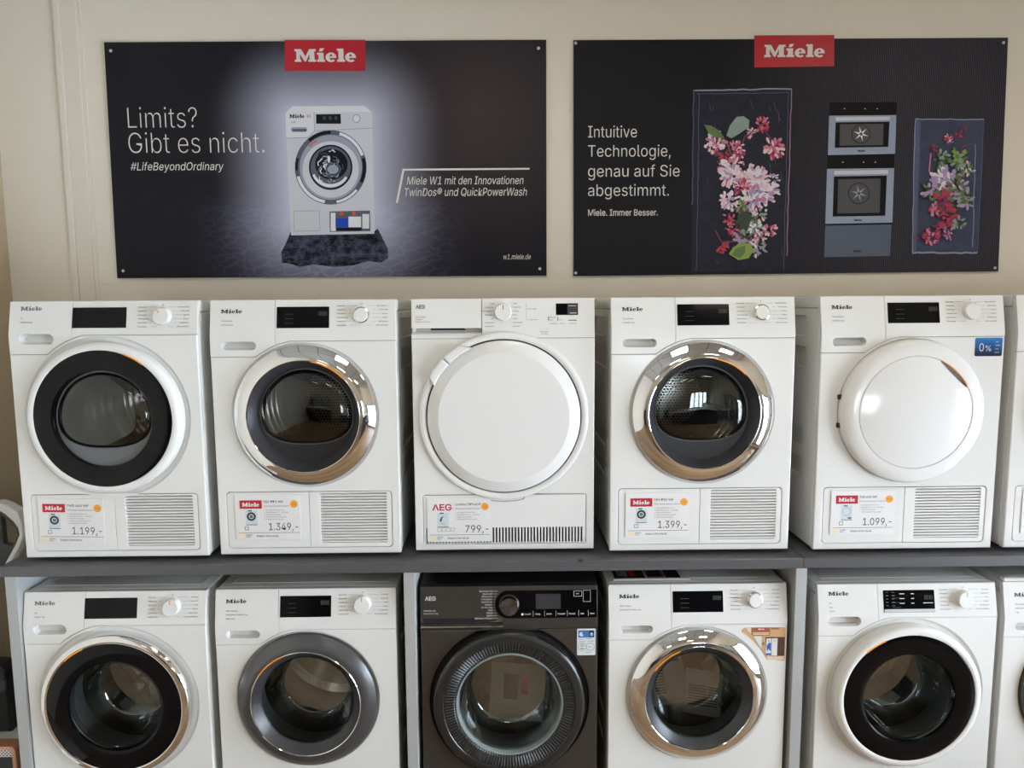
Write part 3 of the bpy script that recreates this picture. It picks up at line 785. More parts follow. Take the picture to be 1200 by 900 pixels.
# ------------------------------------------------------------------ the dark machine below it
l3 = empty('washing_machine', (.0134, 2.262, 0), 'dark graphite washing machine with black ribbed door, under the middle of the worktop', 'washing machine', LOW)
def swap(mb, a, c): mb.mats = [c if q is a else q for q in mb.mats]; return mb
swap(body(), WHITE, GRAPH).build('cabinet', l3); LB = MB().box(-HW, HW, .035, .605, .8125, .850, BLACKP, .006, 3); LB.build('top_lid', l3)
for x in (-.25, .25):
    for y in (.06, .54): cached(('foot', x, y), 'foot', lambda: foot(x, y), l3)
C3 = (-.001, .452)
b = MB().plate([(-HW+.003, .013), (HW-.003, .013), (HW-.003, .7045), (-HW+.003, .7045)], [circle(*C3, .268, 112)], 0, .021, GRAPH, .003)
b.lathe([(.268, .002), (.264, .010), (.256, .014), (.20, .016)], *C3, GRAPHL, 112); b.build('front_panel', l3)
LG = (.7055, .016)
b = MB().plate([(-HW+.003, .7425), (-.0215, .7425), (-.0215, .8475), (-HW+.003, .8475)], [], 0, .020, GRAPH, .0015, lean=LG)
prof = [(.003, .7065), (-.001, .7130), (.0005, .7165), (.014, .7245), (.0185, .7425)]
LIP = mat('graphite_lip_highlight', (.30, .27, .24), .22, .9); CAV = mat('cavity_shade', (.008, .008, .008), .6)  # lip is graphite lightened to carry a painted highlight
kk = len(prof); v = []
for x, s in ((-HW+.003, 1), (-.20, 1), (-.10, .85), (-.05, .55), (-.0215, .25)): v += [(x, y, .7425-(.7425-z)*1) for y, z in prof]
b.add(v, [(q*kk+i, q*kk+i+1, (q+1)*kk+i+1, (q+1)*kk+i) for q in range(4) for i in range(kk-1)], LIP)
b.add([(-.290, .0095, .7245), (-.090, .0095, .7245), (-.045, .0085, .7300), (-.030, .0095, .7430), (-.290, .0095, .7430)], [(0, 1, 2, 3, 4)], CAV)  # near-black sheet that paints the shade inside the drawer recess
b.build('detergent_drawer', l3)
b = MB().plate([(-.0205, .7065), (HW-.003, .7065), (HW-.003, .8475), (-.0205, .8475)], [], 0, .020, GRAPH, .0015, lean=LG); cp = b.build('control_panel', l3)
pg = arc(0, .787, .0465, 97, 263, 24) + [(.293, .7415), (.293, .8335)]
dp = tag(MB().plate(pg, [], -.0015, .006, BLACKG, .0006).lean(*LG).build('touch_panel', l3), 'black glass touch panel')
b = MB().flat(rect(.089, .172, .7715, .8215), [], -.0019, LCD)
b.lean(*LG); tag(b.build('display', dp), 'dark grey screen')
b = MB()
for x0, x1, z0, z1 in ((.216, .243, .812, .830), (.247, .272, .794, .832)):
    b.flat(rect(x0, x1, z0, z1), [rect(x0+.0008, x1-.0008, z0+.0008, z1-.0008)], -.0019, CREAMINK)
b.text('MIX', .0055, .224, .819, -.0019, CREAMINK)
for x, s in ((.084, 'Temp.'), (.122, 'U/min'), (.160, 'Flecken'), (.198, 'Dampf'), (.236, 'Zeit'), (.268, 'Start')):
    b.text(s, .0070, x+.002, .7525, -.0019, CREAMINK, offset=.01); b.flat(rect(x-.0045, x-.0037, .747, .766), [], -.0019, CREAMINK)
b.flat(circle(.044, .7545, .0042, 14), [], -.0019, CREAMINK); b.text('On/Off', .0065, .052, .7525, -.0019, CREAMINK, offset=.01)
b.lean(*LG); b.build('touch_print', dp)
b = MB()
for i, s in enumerate(['Baumwolle Eco', 'Baumwolle', 'Pflegeleicht', 'Feinwäsche', 'Wolle/Seide', 'Outdoor', '20 min. 3 kg', 'Kurz', 'Dampf', 'Spülen', 'Schleudern/Pumpen']):
    z = .8315-.0090*i; b.text(s, .0068, -.052-.004*math.sin(i/10*PI), z-.002, -.0006, WHITEINK, 'R', offset=.018)
    b.flat(rect(-.050, -.0475+.012*(abs(i-5)/5)**2, z-.0006, z+.0006), [], -.0006, WHITEINK)
b.lean(*LG); b.build('program_print', l3)
b = MB().lathe([(.0335, 0), (.0335, -.004), (.0305, -.006)], 0, .787, BLACKP, 48).lathe([(.0305, -.004), (.0300, -.020), (.0285, -.022), (.0001, -.0205)], 0, .787, SPUN, 64).lean(*LG); tag(b.build('program_dial', l3), 'spun metal dial')
b = MB().text('AEG', .0185, -.2795, .803, -.0006, CREAMINK, offset=.03, fit=.0385).lean(*LG); b.build('brand_lettering', l3)
b = MB().text('9000 Öko Mix', .0062, -.284, .7665, -.0006, WHITEINK, offset=.015).text('PowerClean 9 kg', .0062, -.284, .7575, -.0006, WHITEINK, offset=.015).lean(*LG); b.build('model_lettering', l3)
dr = MB().lathe([(.2545, .010), (.2545, -.020), (.2525, -.026), (.248, -.030), (.238, -.0335), (.2215, -.0335), (.219, -.031)], *C3, GRAPHL, 128).build('door', l3, 30)
ND = 260
def ridge(i, j, r, y):
    return (r, y-(.0030 if (i % 2 and 0 < j < 5) else 0))
tag(MB().lathe([(.2195, -.0315), (.214, -.030), (.205, -.0285), (.195, -.0265), (.186, -.024), (.180, -.021)], *C3, BLACKP, ND, fn=ridge).build('ribbed_ring', dr, 8), 'black ring of fine radial ribs')
tag(MB().lathe([(.2550, -.012), (.2535, -.0255), (.2515, -.0275)], *C3, BLACKG, 60, -35, 68).build('door_grip', dr), 'glossy black grip edge')
tag(MB().lathe([(.180, -.021), (.1775, -.025), (.173, -.023), (.168, .002)], *C3, mat('pale_glass_rim', (.26, .30, .30), .10), 112).build('glass_rim', dr, 30), 'pale greenish glass rim')
tag(MB().lathe([(.168, -.012), (.164, .02), (.152, .075), (.142, .098), (.130, .108), (.07, .114), (.0001, .116)], *C3, GLASSR, 96).build('glass_bowl', dr, 30), 'clear glass bowl')
d = MB().lathe([(.19, .016), (.176, .022), (.176, .07), (.182, .10)], *C3, RUBBER).lathe([(.182, .10), (.238, .115), (.238, .46), (.21, .475), (.0001, .478)], *C3, DRUMH).build('drum', l3)
for a in (75, 195, 315): cached(('wl', a), 'lifter', lambda: wlift(math.radians(a)), d, 35)
STW = mat('sticker_white', (.74, .77, .80), .35); SBL = mat('sticker_mid_blue', C(60, 120, 190), .4); SGR = mat('sticker_green', C(110, 170, 70), .4); SDK = mat('sticker_dark', C(20, 24, 30), .4)
st = tag(MB().plate(rrect(.226, .288, .611, .704, .004, 3), [], -.0010, .0014, STW, .0002).build('sticker', l3), 'white sticker with blue pictogram box and two round seals')
b = MB().flat(rect(.2305, .2655, .673, .6985), [], -.0014, SBL).flat(rect(.2655, .2840, .673, .6985), [], -.0014, SBL).flat(rect(.2665, .2815, .675, .697), [], -.0017, SDK)
b.flat(circle(.241, .685, .0075, 16), [], -.0017, STW).flat(circle(.2745, .686, .005, 16), [], -.0019, STW).flat(rect(.2705, .2785, .679, .685), [], -.0019, STW).flat(rect(.243, .252, .684, .692), [], -.0017, SBL)
for z, x0, x1 in ((.6665, .231, .247), (.668, .256, .276), (.6585, .231, .254), (.660, .262, .284), (.6205, .254, .272)): b.flat(rect(x0, x1, z, z+.0013), [], -.0014, INKG)
for x, m in ((.2435, SGR), (.2705, INKG)): b.flat(circle(x, .641, .0140, 28), [circle(x, .641, .0128, 28)], -.0014, m)
b.flat(rect(.2385, .2485, .641, .651), [rect(.2405, .2465, .643, .649)], -.0014, SGR).flat(rect(.2375, .2490, .633, .636), [], -.0014, RED).text('2023', .0065, .2705, .638, -.0014, SBL, 'C')
b.build('sticker_print', st)

# advertising sticker on the washing machine right of it
ADB = mat('ad_brown', C(150, 100, 66), .4); ADT = mat('ad_tan', C(206, 166, 122), .4); ADW = mat('ad_white', (.72, .72, .71), .4); ADL = mat('ad_blue', C(50, 90, 190), .4); ADC = mat('ad_cream', C(226, 204, 172), .4); ADK = mat('ad_dark', C(84, 54, 40), .4)
def clip_arc(pts): return pts
RS = .2605
sh = arc(0, .476, RS, 27, 60, 24)   # lower right round to upper left
sh = [(.2925-.006, .588)] + arc(.2925-.006, .594, .006, 270, 360, 4)[1:] + arc(.2925-.008, .706-.008, .008, 0, 90, 4) + [(.158, .706)] + [(.1475, .701)] + [p for p in arc(0, .476, RS, 56, 27, 24)]
st = tag(MB().plate(sh, [], -.0008, .0012, ADT, .0002).build('sticker', l4), 'brown advertising sticker cut to the curve of the door')
b = MB()
b.flat([(.178, .7055), (.240, .7055), (.240, .6775), (.184, .6775), (.178, .682)], [], -.0012, ADB)
b.flat([(.1795, .690), (.238, .690), (.238, .680), (.185, .680)], [], -.0015, ADT).flat(rect(.183, .234, .6865, .6885), [], -.0018, ADC).flat(rect(.183, .234, .681, .683), [], -.0018, ADC)
b.flat(rect(.197, .224, .695, .7055), [], -.0015, RED)
b.flat([(.160, .7055), (.176, .7055), (.176, .687), (.168, .6925)], [], -.0012, ADW)
b.flat([(.186, .6755), (.213, .6755), (.213, .6300)], [], -.0012, ADW)
b.flat([(.213, .6755), (.243, .6755), (.243, .644), (.226, .615), (.213, .631)], [], -.0012, ADT).flat(rect(.215, .222, .645, .655), [], -.0015, ADB)
b.flat(rect(.2425, .2915, .6735, .705), [], -.0012, ADT).flat(rect(.2425, .270, .699, .705), [], -.0015, ADB)
b.flat([(.2255, .6150), (.231, .606), (.2905, .606), (.2905, .672), (.2255, .672)], [], -.0012, ADK)
b.flat([(.2265, .6150), (.231, .607), (.2455, .607), (.2455, .668), (.2285, .668)], [], -.0015, ADW).flat(rect(.247, .266, .607, .668), [], -.0015, ADW)
b.flat([(.2300, .6415), (.238, .653), (.2440, .653), (.2440, .6245), (.239, .6245), (.239, .631), (.235, .631), (.235, .6245), (.2315, .6245)], [], -.0018, ADL).flat([(.2295, .609), (.2450, .609), (.2450, .616), (.2270, .616)], [], -.0018, ADL)
b.flat(rect(.2335, .2405, .6585, .6605), [], -.0018, RED).flat(rect(.2525, .2600, .6585, .6605), [], -.0018, RED)
b.flat([(.232, .604), (.2885, .604), (.2885, .592), (.236, .592)], [], -.0012, ADC)
b.logo(.1995, .6975, .022, .006, -.0018, WHITEINK)
b.build('sticker_print', st)

# ------------------------------------------------------------------ price cards on the dryers
CARDG = mat('badge_orange', C(240, 165, 50), .45); PB = mat('print_pale_blue', C(205, 218, 226), .5); PD = mat('print_dark', C(40, 44, 56), .5); CREAM = mat('card_cream', C(238, 224, 190), .5)
def price_card(pos, label, brand, model, sub, price, fit, pic, lines=5, wd=.214, hh=.151, rot=0):
    t = empty('price_card', pos, label, 'price card', 'price cards on the dryers'); t.rotation_euler = (0, rot, 0)
    X = lambda u: -wd/2+u*wd
    Z = lambda v_: hh*(1-v_)
    MB().box(-wd/2, wd/2, -.0022, 0, 0, hh, CARD, .0006, 1).build('card', t)
    b = MB(); y = -.0026
    R = lambda u0, u1, v0, v1: rect(X(u0), X(u1), Z(v1), Z(v0))
    if brand == 'M':
        b.flat(R(.075, .415, .115, .30), [], y, RED); b.logo(X(.115), Z(.252), .055, .0135, y-.0004, WHITEINK)
    else:
        b.text('AEG', .030, X(.085), Z(.285), y, RED, offset=.03, fit=.071)
    b.text(model, .0105, X(.44), Z(.175), y, INK, fit=fit*wd, offset=.008); b.text(sub, .0072, X(.44), Z(.262), y, INKG, fit=.40*wd)
    for i in range(lines):
        ww = (.28, .33, .22, .30, .26)[i]; b.text(('Energieeffizienz A++', 'Beladung 1,0 - 8,0 kg', 'Startvorwahl', 'Schontrommel groß', 'Fleckenlos trocken')[i], .0058, X(.48), Z(.345+.052*i), y, INKG, fit=ww*wd)
        b.flat(R(.452, .46, .325+.052*i, .34+.052*i), [], y, INKG)
    b.text(price, .034, X(.955), Z(.785), y, INK, 'R', offset=.002, fit=.175*wd*len(price)/2.75 if len(price) > 5 else .36*wd)
    b.flat(R(.04, .98, .838, .846), [], y, INK)
    b.flat(R(.05, .135, .87, .965), [], y, CREAM); b.text('IHR PARTNER', .0055, X(.155), Z(.905), y, INK, fit=.09*wd, offset=.015); b.text('VOR ORT', .0055, X(.155), Z(.945), y, INK, fit=.06*wd, offset=.015)
    b.text('Elektro Pierndorik', .0085, X(.32), Z(.935), y, INK, fit=.33*wd, offset=.01)
    if pic == 'A':
        for i in range(4): b.flat(R(.16+.07*i, .22+.07*i, .68, .76), [R(.164+.07*i, .216+.07*i, .686, .754)], y, INKG)
    else: b.flat(R(.14, .20, .70, .78), [R(.148, .192, .712, .768)], y, INKG)
    b.build('card_print', t)
    b = MB(); b.flat(circle(X(.905), Z(.205), .0125, 24), [], y, CARDG); b.flat(rect(X(.875), X(.94), Z(.218), Z(.212)), [], y-.0004, RED); b.flat(rect(X(.87), X(.935), Z(.195), Z(.190)), [], y-.0004, RED); b.build('badge', t)
    b = MB(); b.flat(R(.16, .335, .34, .66), [], y, PB); b.flat(R(.165, .335, .655, .668), [], y-.0004, PD)
    b.flat(R(.20, .26, .335, .36), [], y-.0004, PD)
    cx, cz = X(.247), Z(.475)
    if pic == 'B': b.flat(circle(cx, cz, .0148, 24), [circle(cx, cz, .0085, 20)], y-.0004, PD); b.flat(circle(cx, cz, .0060, 20), [], y-.0004, INKG)
    elif pic == 'W': b.flat(circle(cx, cz, .0140, 24), [circle(cx, cz, .0130, 20)], y-.0004, INKG); b.flat(R(.27, .325, .60, .64), [], y-.0004, INKG)
    else: b.flat([(X(.20), Z(.50)), (X(.22), Z(.44)), (X(.26), Z(.405)), (X(.235), Z(.47)), (X(.23), Z(.52)), (X(.205), Z(.55))], [], y-.0004, mat('print_plum', C(90, 40, 50), .5)); b.line([(X(.22), Z(.55)), (X(.27), Z(.63))], .001, y-.0004, INKG)
    b.build('picture', t)
    return t
def on(m, x, z): return (m.location.x+x, m.location.y+.0005, m.location.z+z)
WP = 'Wärmepumpentrockner'
price_card(on(m1, -.144, .059), 'price card reading 1.199,- on the leftmost dryer', 'M', 'TWD 460 WP', WP, '1.199,-', .33, 'B', rot=.02)
price_card(on(m2, -.1365, .0625), 'price card reading 1.349,- on the dryer with chrome ring', 'M', 'TEF 775 WP', WP, '1.349,-', .30, 'B')
price_card(on(m3_, -.152, .042), 'price card with red lettering reading 799,- on the centre dryer', 'A', 'Lavatherm TR7064EXP', WP, '799,-', .40, 'A', 4)
price_card(on(m4, -.140, .058), 'price card reading 1.399,- on the dryer right of centre', 'M', 'TEH 785 WP', WP, '1.399,-', .30, 'B')
price_card(on(m5, -.138, .063), 'price card reading 1.099,- on the dryer with solid white door', 'M', 'TEB 455 WP', WP, '1.099,-', .27, 'W', 4)
price_card(on(m6, -.138, .063), 'price card half cut off at the right edge, on the last dryer', 'M', 'TEA 225 WP', WP, '999,-', .27, 'W', 4)

# brochure lying on the washing machine with the brown sticker
PH = mat('brochure_dark', C(52, 30, 32), .25); PG = mat('brochure_grey', C(120, 116, 112), .3)
t = empty('brochure', (.6424-.14, 2.42, .8515), 'folded brochure with dark photographs lying on top of the washing machine with brown sticker', 'brochure')
b = MB().box(-.135, .125, -.115, .12, 0, .004, CARD, .001, 1); b.build('paper', t)
b = MB()
for x0, x1, m in ((-.130, -.025, PH), (-.020, .042, PG), (.045, .095, PH)): b.add([(x0, -.105, .0044), (x1, -.105, .0044), (x1, .115, .0044), (x0, .115, .0044)], [(0, 1, 2, 3)], m)
b.add([(-.118, -.09, .0048), (-.082, -.09, .0048), (-.082, .02, .0048), (-.118, .02, .0048)], [(0, 1, 2, 3)], PG)
b.add([(-.078, -.09, .0048), (-.055, -.09, .0048), (-.055, -.03, .0048), (-.078, -.03, .0048)], [(0, 1, 2, 3)], RED)
b.add([(-.012, -.095, .0048), (.034, -.095, .0048), (.034, -.02, .0048), (-.012, -.02, .0048)], [(0, 1, 2, 3)], PH); b.build('photographs', t)

# papers left in the drums
PAPER = mat('leaflet_paper', (.62, .61, .57), .5); BLUEP = mat('blue_print', C(40, 44, 130), .5)
def leaflet(pos, label, rx, rz, wd, hh, block, film=True):
    t = empty('leaflet', pos, label, 'leaflet', 'papers inside the drums'); t.rotation_euler = (rx, 0, rz)
    n = 8; P = lambda u, v_, o=0: ((u-.5)*wd, -o+.012*math.sin(u*5+v_*3), v_*hh)
    v = [P(i/n, j/n) for j in range(n+1) for i in range(n+1)]
    b = MB().add(v + [(x, y+.004, z) for x, y, z in v], [(j*(n+1)+i, j*(n+1)+i+1, (j+1)*(n+1)+i+1, (j+1)*(n+1)+i) for j in range(n) for i in range(n)] + [((n+1)**2+j*(n+1)+i, (n+1)**2+(j+1)*(n+1)+i, (n+1)**2+(j+1)*(n+1)+i+1, (n+1)**2+j*(n+1)+i+1) for j in range(n) for i in range(n)], PAPER)
    b.build('sheet', t)
    b = MB()
    for u0, u1, v0, v1, m in block:
        q = 4; vv = [P(u0+(u1-u0)*i/q, v0+(v1-v0)*j/q, .001) for j in range(q+1) for i in range(q+1)]
        b.add(vv, [(j*(q+1)+i, j*(q+1)+i+1, (j+1)*(q+1)+i+1, (j+1)*(q+1)+i) for j in range(q) for i in range(q)], m)
    b.build('print', t)
    return t
txt = [(.12, .45, .2+.05*i, .225+.05*i, INK) for i in range(9)]
def bag(pos, label, r):
    rnd = random.Random(len(label)); t = None
    bm = bmesh.new(); bmesh.ops.create_icosphere(bm, subdivisions=3, radius=1)
    for v_ in bm.verts:
        k = 1+rnd.uniform(-.14, .14); v_.co = (v_.co.x*r[0]*k, v_.co.y*r[1]*k, max(v_.co.z, -.75)*r[2]*k)
    b = MB().addbm(bm, FILM); o = b.build('plastic_bag', angle=5); o.location = pos
    return tag(o, label, 'plastic bag')
DZ = .476
leaflet((.6424-.035, 2.251+.20, DZ-.155), 'white leaflet with black text inside the chrome-ringed washing machine, left of the other sheet', -.55, .25, .17, .19, txt+[(.5, .9, .75, .82, BLUEP)])
leaflet((.6424+.060, 2.251+.145, DZ-.165), 'white sheet with dark text block, right-hand paper inside the chrome-ringed washing machine', -.6, -.35, .13, .15, [(.1, .9, .2+.06*i, .23+.06*i, INK) for i in range(8)])
leaflet((.035, 2.262+.15, .452-.16), 'white booklet with dark label in plastic inside the dark machine drum', -.5, -.15, .20, .19, [(.25, .52, .35, .8, INKG), (.58, .70, .45, .8, RED)])
bag((.0134+.01, 2.262+.345, .452-.10), 'clear crumpled plastic bag inside the dark machine drum', (.14, .07, .12))
bag((-1.283+.05, 2.245+.25, DZ-.10), 'clear crumpled plastic bag inside the leftmost washing machine drum', (.13, .10, .13))

# ------------------------------------------------------------------ posters on the wall
PY = YB-.006
def pp(px, py): x, y, z = at(px, py, PY-.001); return (x, z)
def P(*pts): return [pp(*q) for q in pts]
def poster_board(t, corners, m):
    q = P(*corners); ox, oz = t.location.x, t.location.z
    b = MB().plate([(x-ox, z-oz) for x, z in q], [], 0, .0055, m, .0003); return b.build('board', t)
class PR(MB):
    """printing on a poster: shapes given in photograph coordinates on the poster's plane"""
    def __init__(s, t): super().__init__(); s.o = t.location
    def q(s, pts, lay, m, holes=()): 
        return s.flat([(x-s.o.x, z-s.o.z) for x, z in P(*pts)], [[(x-s.o.x, z-s.o.z) for x, z in P(*h)] for h in holes], -.0004*(lay+1), m)
    def r(s, x0, y0, x1, y1, lay, m): return s.q([(x0, y1), (x1, y1), (x1, y0), (x0, y0)], lay, m)
    def t(s, txt, x0, base, x1, hpx, lay, m, **kw):
        a = pp(x0, base); c = pp(x1, base); h = pp(x0, base-hpx)
        return s.text(txt, (h[1]-a[1])/.70, a[0]-s.o.x, a[1]-s.o.z, -.0004*(lay+1), m, fit=c[0]-a[0], **kw)
    def ell(s, cx, cy, rx, ry, lay, m, hole=None, a0=0, a1=360, n=48):
        if a1-a0 >= 360:
            return s.q(circle(cx, cy, rx, n, -ry), lay, m, [circle(cx, cy, hole[0], n, -hole[1])] if hole else [])
        return s.q(arc(cx, cy, rx, a0, a1, n, -ry) + arc(cx, cy, hole[0], a1, a0, n, -hole[1]), lay, m)
    def ln(s, pts, wpx, lay, m): return s.q(stroke(pts, wpx)[::-1], lay, m)
    def lg(s, x0, y0, x1, y1, lay, m):
        a = pp(x0, y1); c = pp(x1, y0); return s.logo(a[0]-s.o.x, a[1]-s.o.z, c[0]-a[0], c[1]-a[1], -.0004*(lay+1), m)
def pins(t, pts):
    PIN = mat('pin_head', (.7, .7, .68), .35, .5)
    for x, y in pts:
        a = pp(x, y); MB().lathe([(.0062, 0), (.0055, -.0022), (.0001, -.003)], a[0]-t.location.x, a[1]-t.location.z, PIN, 14).build('pin', t)
# --- left poster
a = pp(381, 325)
p1 = empty('poster', (a[0], PY-.0055, a[1]), 'dark landscape poster with a washing machine on a rock, reading Limits? Gibt es nicht.', 'poster', 'posters above the dryers')
p1m = mat('poster_night', C(30, 28, 36), .5, ior=1.25)
k = N(p1m); sp = k.new('ShaderNodeSeparateXYZ'); k.t.links.new(k.coord(), sp.inputs[0]); X_, Z_ = sp.outputs[0], sp.outputs[2]
q0 = pp(336, 276); q1 = pp(438, 124); cx, cz = (q0[0]+q1[0])/2-a[0], (q0[1]+q1[1])/2-a[1]; hw, hh = (q1[0]-q0[0])/2, (q1[1]-q0[1])/2
dx = k.math('MAXIMUM', k.math('SUBTRACT', k.math('ABSOLUTE', k.math('SUBTRACT', X_, cx)), hw-.06), 0)
dz = k.math('MAXIMUM', k.math('SUBTRACT', k.math('ABSOLUTE', k.math('SUBTRACT', Z_, cz)), hh-.06), 0)
d = k.math('SQRT', k.math('ADD', k.math('MULTIPLY', dx, dx), k.math('MULTIPLY', dz, dz)))
halo = k.math('POWER', k.math('SUBTRACT', 1, k.math('DIVIDE', d, .37), clamp=True), 2.0)
zh = pp(381, 225)[1]-a[1]
wat = k.math('MULTIPLY', k.math('MULTIPLY_ADD', k.math('SUBTRACT', zh, Z_), 12, 0, True), k.math('POWER', k.math('SUBTRACT', 1, k.math('DIVIDE', k.math('ABSOLUTE', k.math('SUBTRACT', X_, cx)), .60), clamp=True), 1.4))
vn = k.new('ShaderNodeTexVoronoi', feature='DISTANCE_TO_EDGE'); vn.inputs['Scale'].default_value = 1
dist = k.noise(k.coord(), 9, 2); mp = k.coord((14, 1, 34)); va = k.new('ShaderNodeVectorMath', operation='ADD'); k.put(va.inputs[0], mp); 
cm = k.new('ShaderNodeCombineXYZ'); k.put(cm.inputs[0], k.math('MULTIPLY', dist, 2.5)); k.put(cm.inputs[2], k.math('MULTIPLY', dist, 2.5)); k.put(va.inputs[1], cm.outputs[0]); k.put(vn.inputs['Vector'], va.outputs[0])
ca = k.math('MULTIPLY', k.math('SUBTRACT', 1, k.math('MULTIPLY', vn.outputs[0], 9), clamp=True), .16)
col = k.mix(k.math('MULTIPLY', wat, .7), C4(30, 28, 36), C4(96, 98, 138))
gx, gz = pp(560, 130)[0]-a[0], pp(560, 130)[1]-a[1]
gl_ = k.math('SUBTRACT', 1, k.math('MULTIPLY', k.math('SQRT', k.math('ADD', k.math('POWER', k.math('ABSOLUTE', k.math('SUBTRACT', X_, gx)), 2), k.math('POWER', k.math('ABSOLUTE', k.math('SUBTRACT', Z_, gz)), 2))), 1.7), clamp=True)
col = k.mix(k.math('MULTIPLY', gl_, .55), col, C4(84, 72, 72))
col = k.mix(halo, col, C4(226, 229, 255))
col = k.mix(k.math('MULTIPLY', ca, wat), col, C4(240, 240, 250)); k.color(col)
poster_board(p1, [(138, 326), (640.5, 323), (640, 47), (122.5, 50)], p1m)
b = PR(p1); b.r(334, 47.3, 428.5, 83.5, 0, RED); lp = tag(b.build('logo_plate', p1), 'red logo plate')
PR(p1).lg(346, 57.5, 417, 73, 1, WHITEINK).build('logo_lettering', lp)
for s_, x0, y, x1, h_, kw in (('Limits?', 151, 150.5, 232, 24.5, dict(offset=-.022)), ('Gibt es nicht.', 152, 180, 310.5, 24.5, dict(offset=-.022)), ('#LifeBeyondOrdinary', 154, 200, 263, 9.2, dict(shear=.2))):
    b = PR(p1); b.t(s_, x0, y, x1, h_, 0, CREAMINK, **kw); b.build('slogan_line', p1)
b = PR(p1); b.q([(464, 238), (466.5, 238), (474, 200.2), (620.5, 199), (620.5, 197), (472, 198)], 0, CREAMINK)
b.t('Miele W1 mit den Innovationen', 477, 216.5, 613.5, 9.2, 0, CREAMINK, shear=.2); b.t('TwinDos® und QuickPowerWash', 474.5, 230, 617.5, 9.2, 0, CREAMINK, shear=.2); b.t('w1.miele.de', 590, 304, 622, 6, 0, CREAMINK, shear=.2); b.build('caption', p1)
ROCK = mat('printed_rock', C(34, 36, 50), .5, ior=1.25); k = N(ROCK); k.color(k.mix(k.math('MULTIPLY_ADD', k.noise(k.coord((1, 1, 1.6)), 18, 10, .75), 4.6, -2.0, True), C4(14, 15, 24), C4(92, 98, 124)))
rk = [(331, 308), (330, 296), (335, 286), (341, 272), (438, 272), (443, 268), (449, 280), (455, 292), (455, 303), (446, 308), (432, 306), (415, 311), (392, 313), (368, 310), (352, 313), (340, 309)]
b = PR(p1); b.q(rk, 1, ROCK); b.build('printed_rock', p1)
PW = mat('printed_white', C(218, 221, 232), .5, ior=1.25); PW2 = mat('printed_light', C(234, 236, 244), .5, ior=1.25); PW3 = mat('printed_shade', C(166, 171, 192), .5, ior=1.25); PK = mat('printed_black', C(24, 26, 34), .5, ior=1.25); PM = mat('printed_mid', C(96, 104, 124), .5, ior=1.25); PL = mat('printed_bright', C(240, 242, 248), .5, ior=1.25); PBU = mat('printed_blue', C(36, 76, 190), .5, ior=1.25); POR = mat('printed_orange', C(214, 92, 40), .5, ior=1.25)
b = PR(p1)
b.q([(341.5, 276), (439, 274), (436.5, 132), (427, 124.5), (343, 125), (334.5, 133.5)], 2, PW)
b.q([(343, 125), (427, 124.5), (436, 131.5), (335, 133)], 3, PW2)
b.q([(335, 133.2), (368, 132.6), (369, 154), (361, 161), (336, 162)], 3, PW2)
b.ln([(335.5, 162.5), (361, 161.5), (369, 154), (436.5, 150.5)], .7, 4, PW3); b.ln([(368.4, 132), (369, 154)], .6, 4, PW3)
b.q([(371, 145.5), (400, 145.5), (399.6, 134), (370.8, 134.5)], 4, PK); b.t('8 8 8', 379, 141, 396, 4, 5, PM)
b.ell(418, 139.5, 4.6, 5, 4, PW3); b.ell(418, 139.5, 3.6, 4, 5, PW2)
b.lg(340, 134.3, 357, 138.8, 4, PK); b.t('W1', 360, 138.5, 365, 4, 4, PM); b.t('TwinDos', 341.5, 144.8, 347, 2.5, 4, PM)
b.q(rrect(341.5, 360.5, 149.5, 155, 2.7, 4)[::-1], 4, PW3); b.q(rrect(343, 360, 151.5, 154.8, 1.6, 4)[::-1], 5, PM)
b.ell(388, 196.5, 42, 43.5, 4, PM, (36.5, 38)); b.ell(388, 196.5, 41, 42.5, 5, PL, (37.5, 39), 20, 75); b.ell(388, 196.5, 41, 42.5, 5, PL, (37.5, 39), 195, 260); b.ell(388, 196.5, 41.3, 42.8, 5, PK, (37.5, 39), -25, 15); b.ell(388, 196.5, 41.3, 42.8, 5, PK, (37.5, 39), 90, 130); b.ell(388, 196.5, 41.3, 42.8, 5, PK, (38.5, 40), 165, 185); b.ell(388, 196.5, 41, 42.5, 5, PL, (38, 39.5), 280, 320)
b.ell(388, 196.5, 36.5, 38, 4, PW3); b.ell(388, 199, 33, 33, 5, PW)
b.ell(388, 196.5, 25.5, 26.5, 6, PK); b.ell(388, 196.5, 23.5, 24.5, 7, PM); b.ell(389, 193, 19, 18, 8, PK); b.ell(388, 198, 22.5, 22, 9, PL, (20, 18), 200, 330)
rnd = random.Random(4)
for i in range(64):
    aa = rnd.uniform(0, 2*PI); rr = rnd.uniform(2, 21); x, y = 388+rr*math.cos(aa), 196.5+rr*math.sin(aa); l = rnd.uniform(3, 8); tt = aa+PI/2+rnd.uniform(-.4, .4)
    b.ln([(x, y), (x+l*math.cos(tt)*.6, y+l*math.sin(tt)*.6), (x+l*math.cos(tt+.5), y+l*math.sin(tt+.5))], rnd.uniform(.6, 1.6), 9+i*.04, rnd.choice((PL, PW3, PW3, PM, PM, PW2, PK)))
b.ell(386, 187, 1.6, 4, 12, PL); b.ell(391, 199, 9, 8, 12, PM, (7.5, 6.5)); b.ell(391, 199, 6.5, 5.5, 13, PW3)
b.ln([(363, 172), (367, 168), (372, 165)], 1.4, 7, POR)
b.q([(345, 271.5), (375.5, 271), (375, 247), (344.5, 247.5)], 4, PW3); b.q([(345.6, 271), (375, 270.4), (374.5, 247.6), (345.1, 248)], 5, PW)
b.q([(387, 272), (434.5, 271), (434, 247), (386.5, 248)], 4, PM); b.q([(388, 271), (394, 271), (393.5, 249.5), (388, 249.5)], 5, PL)
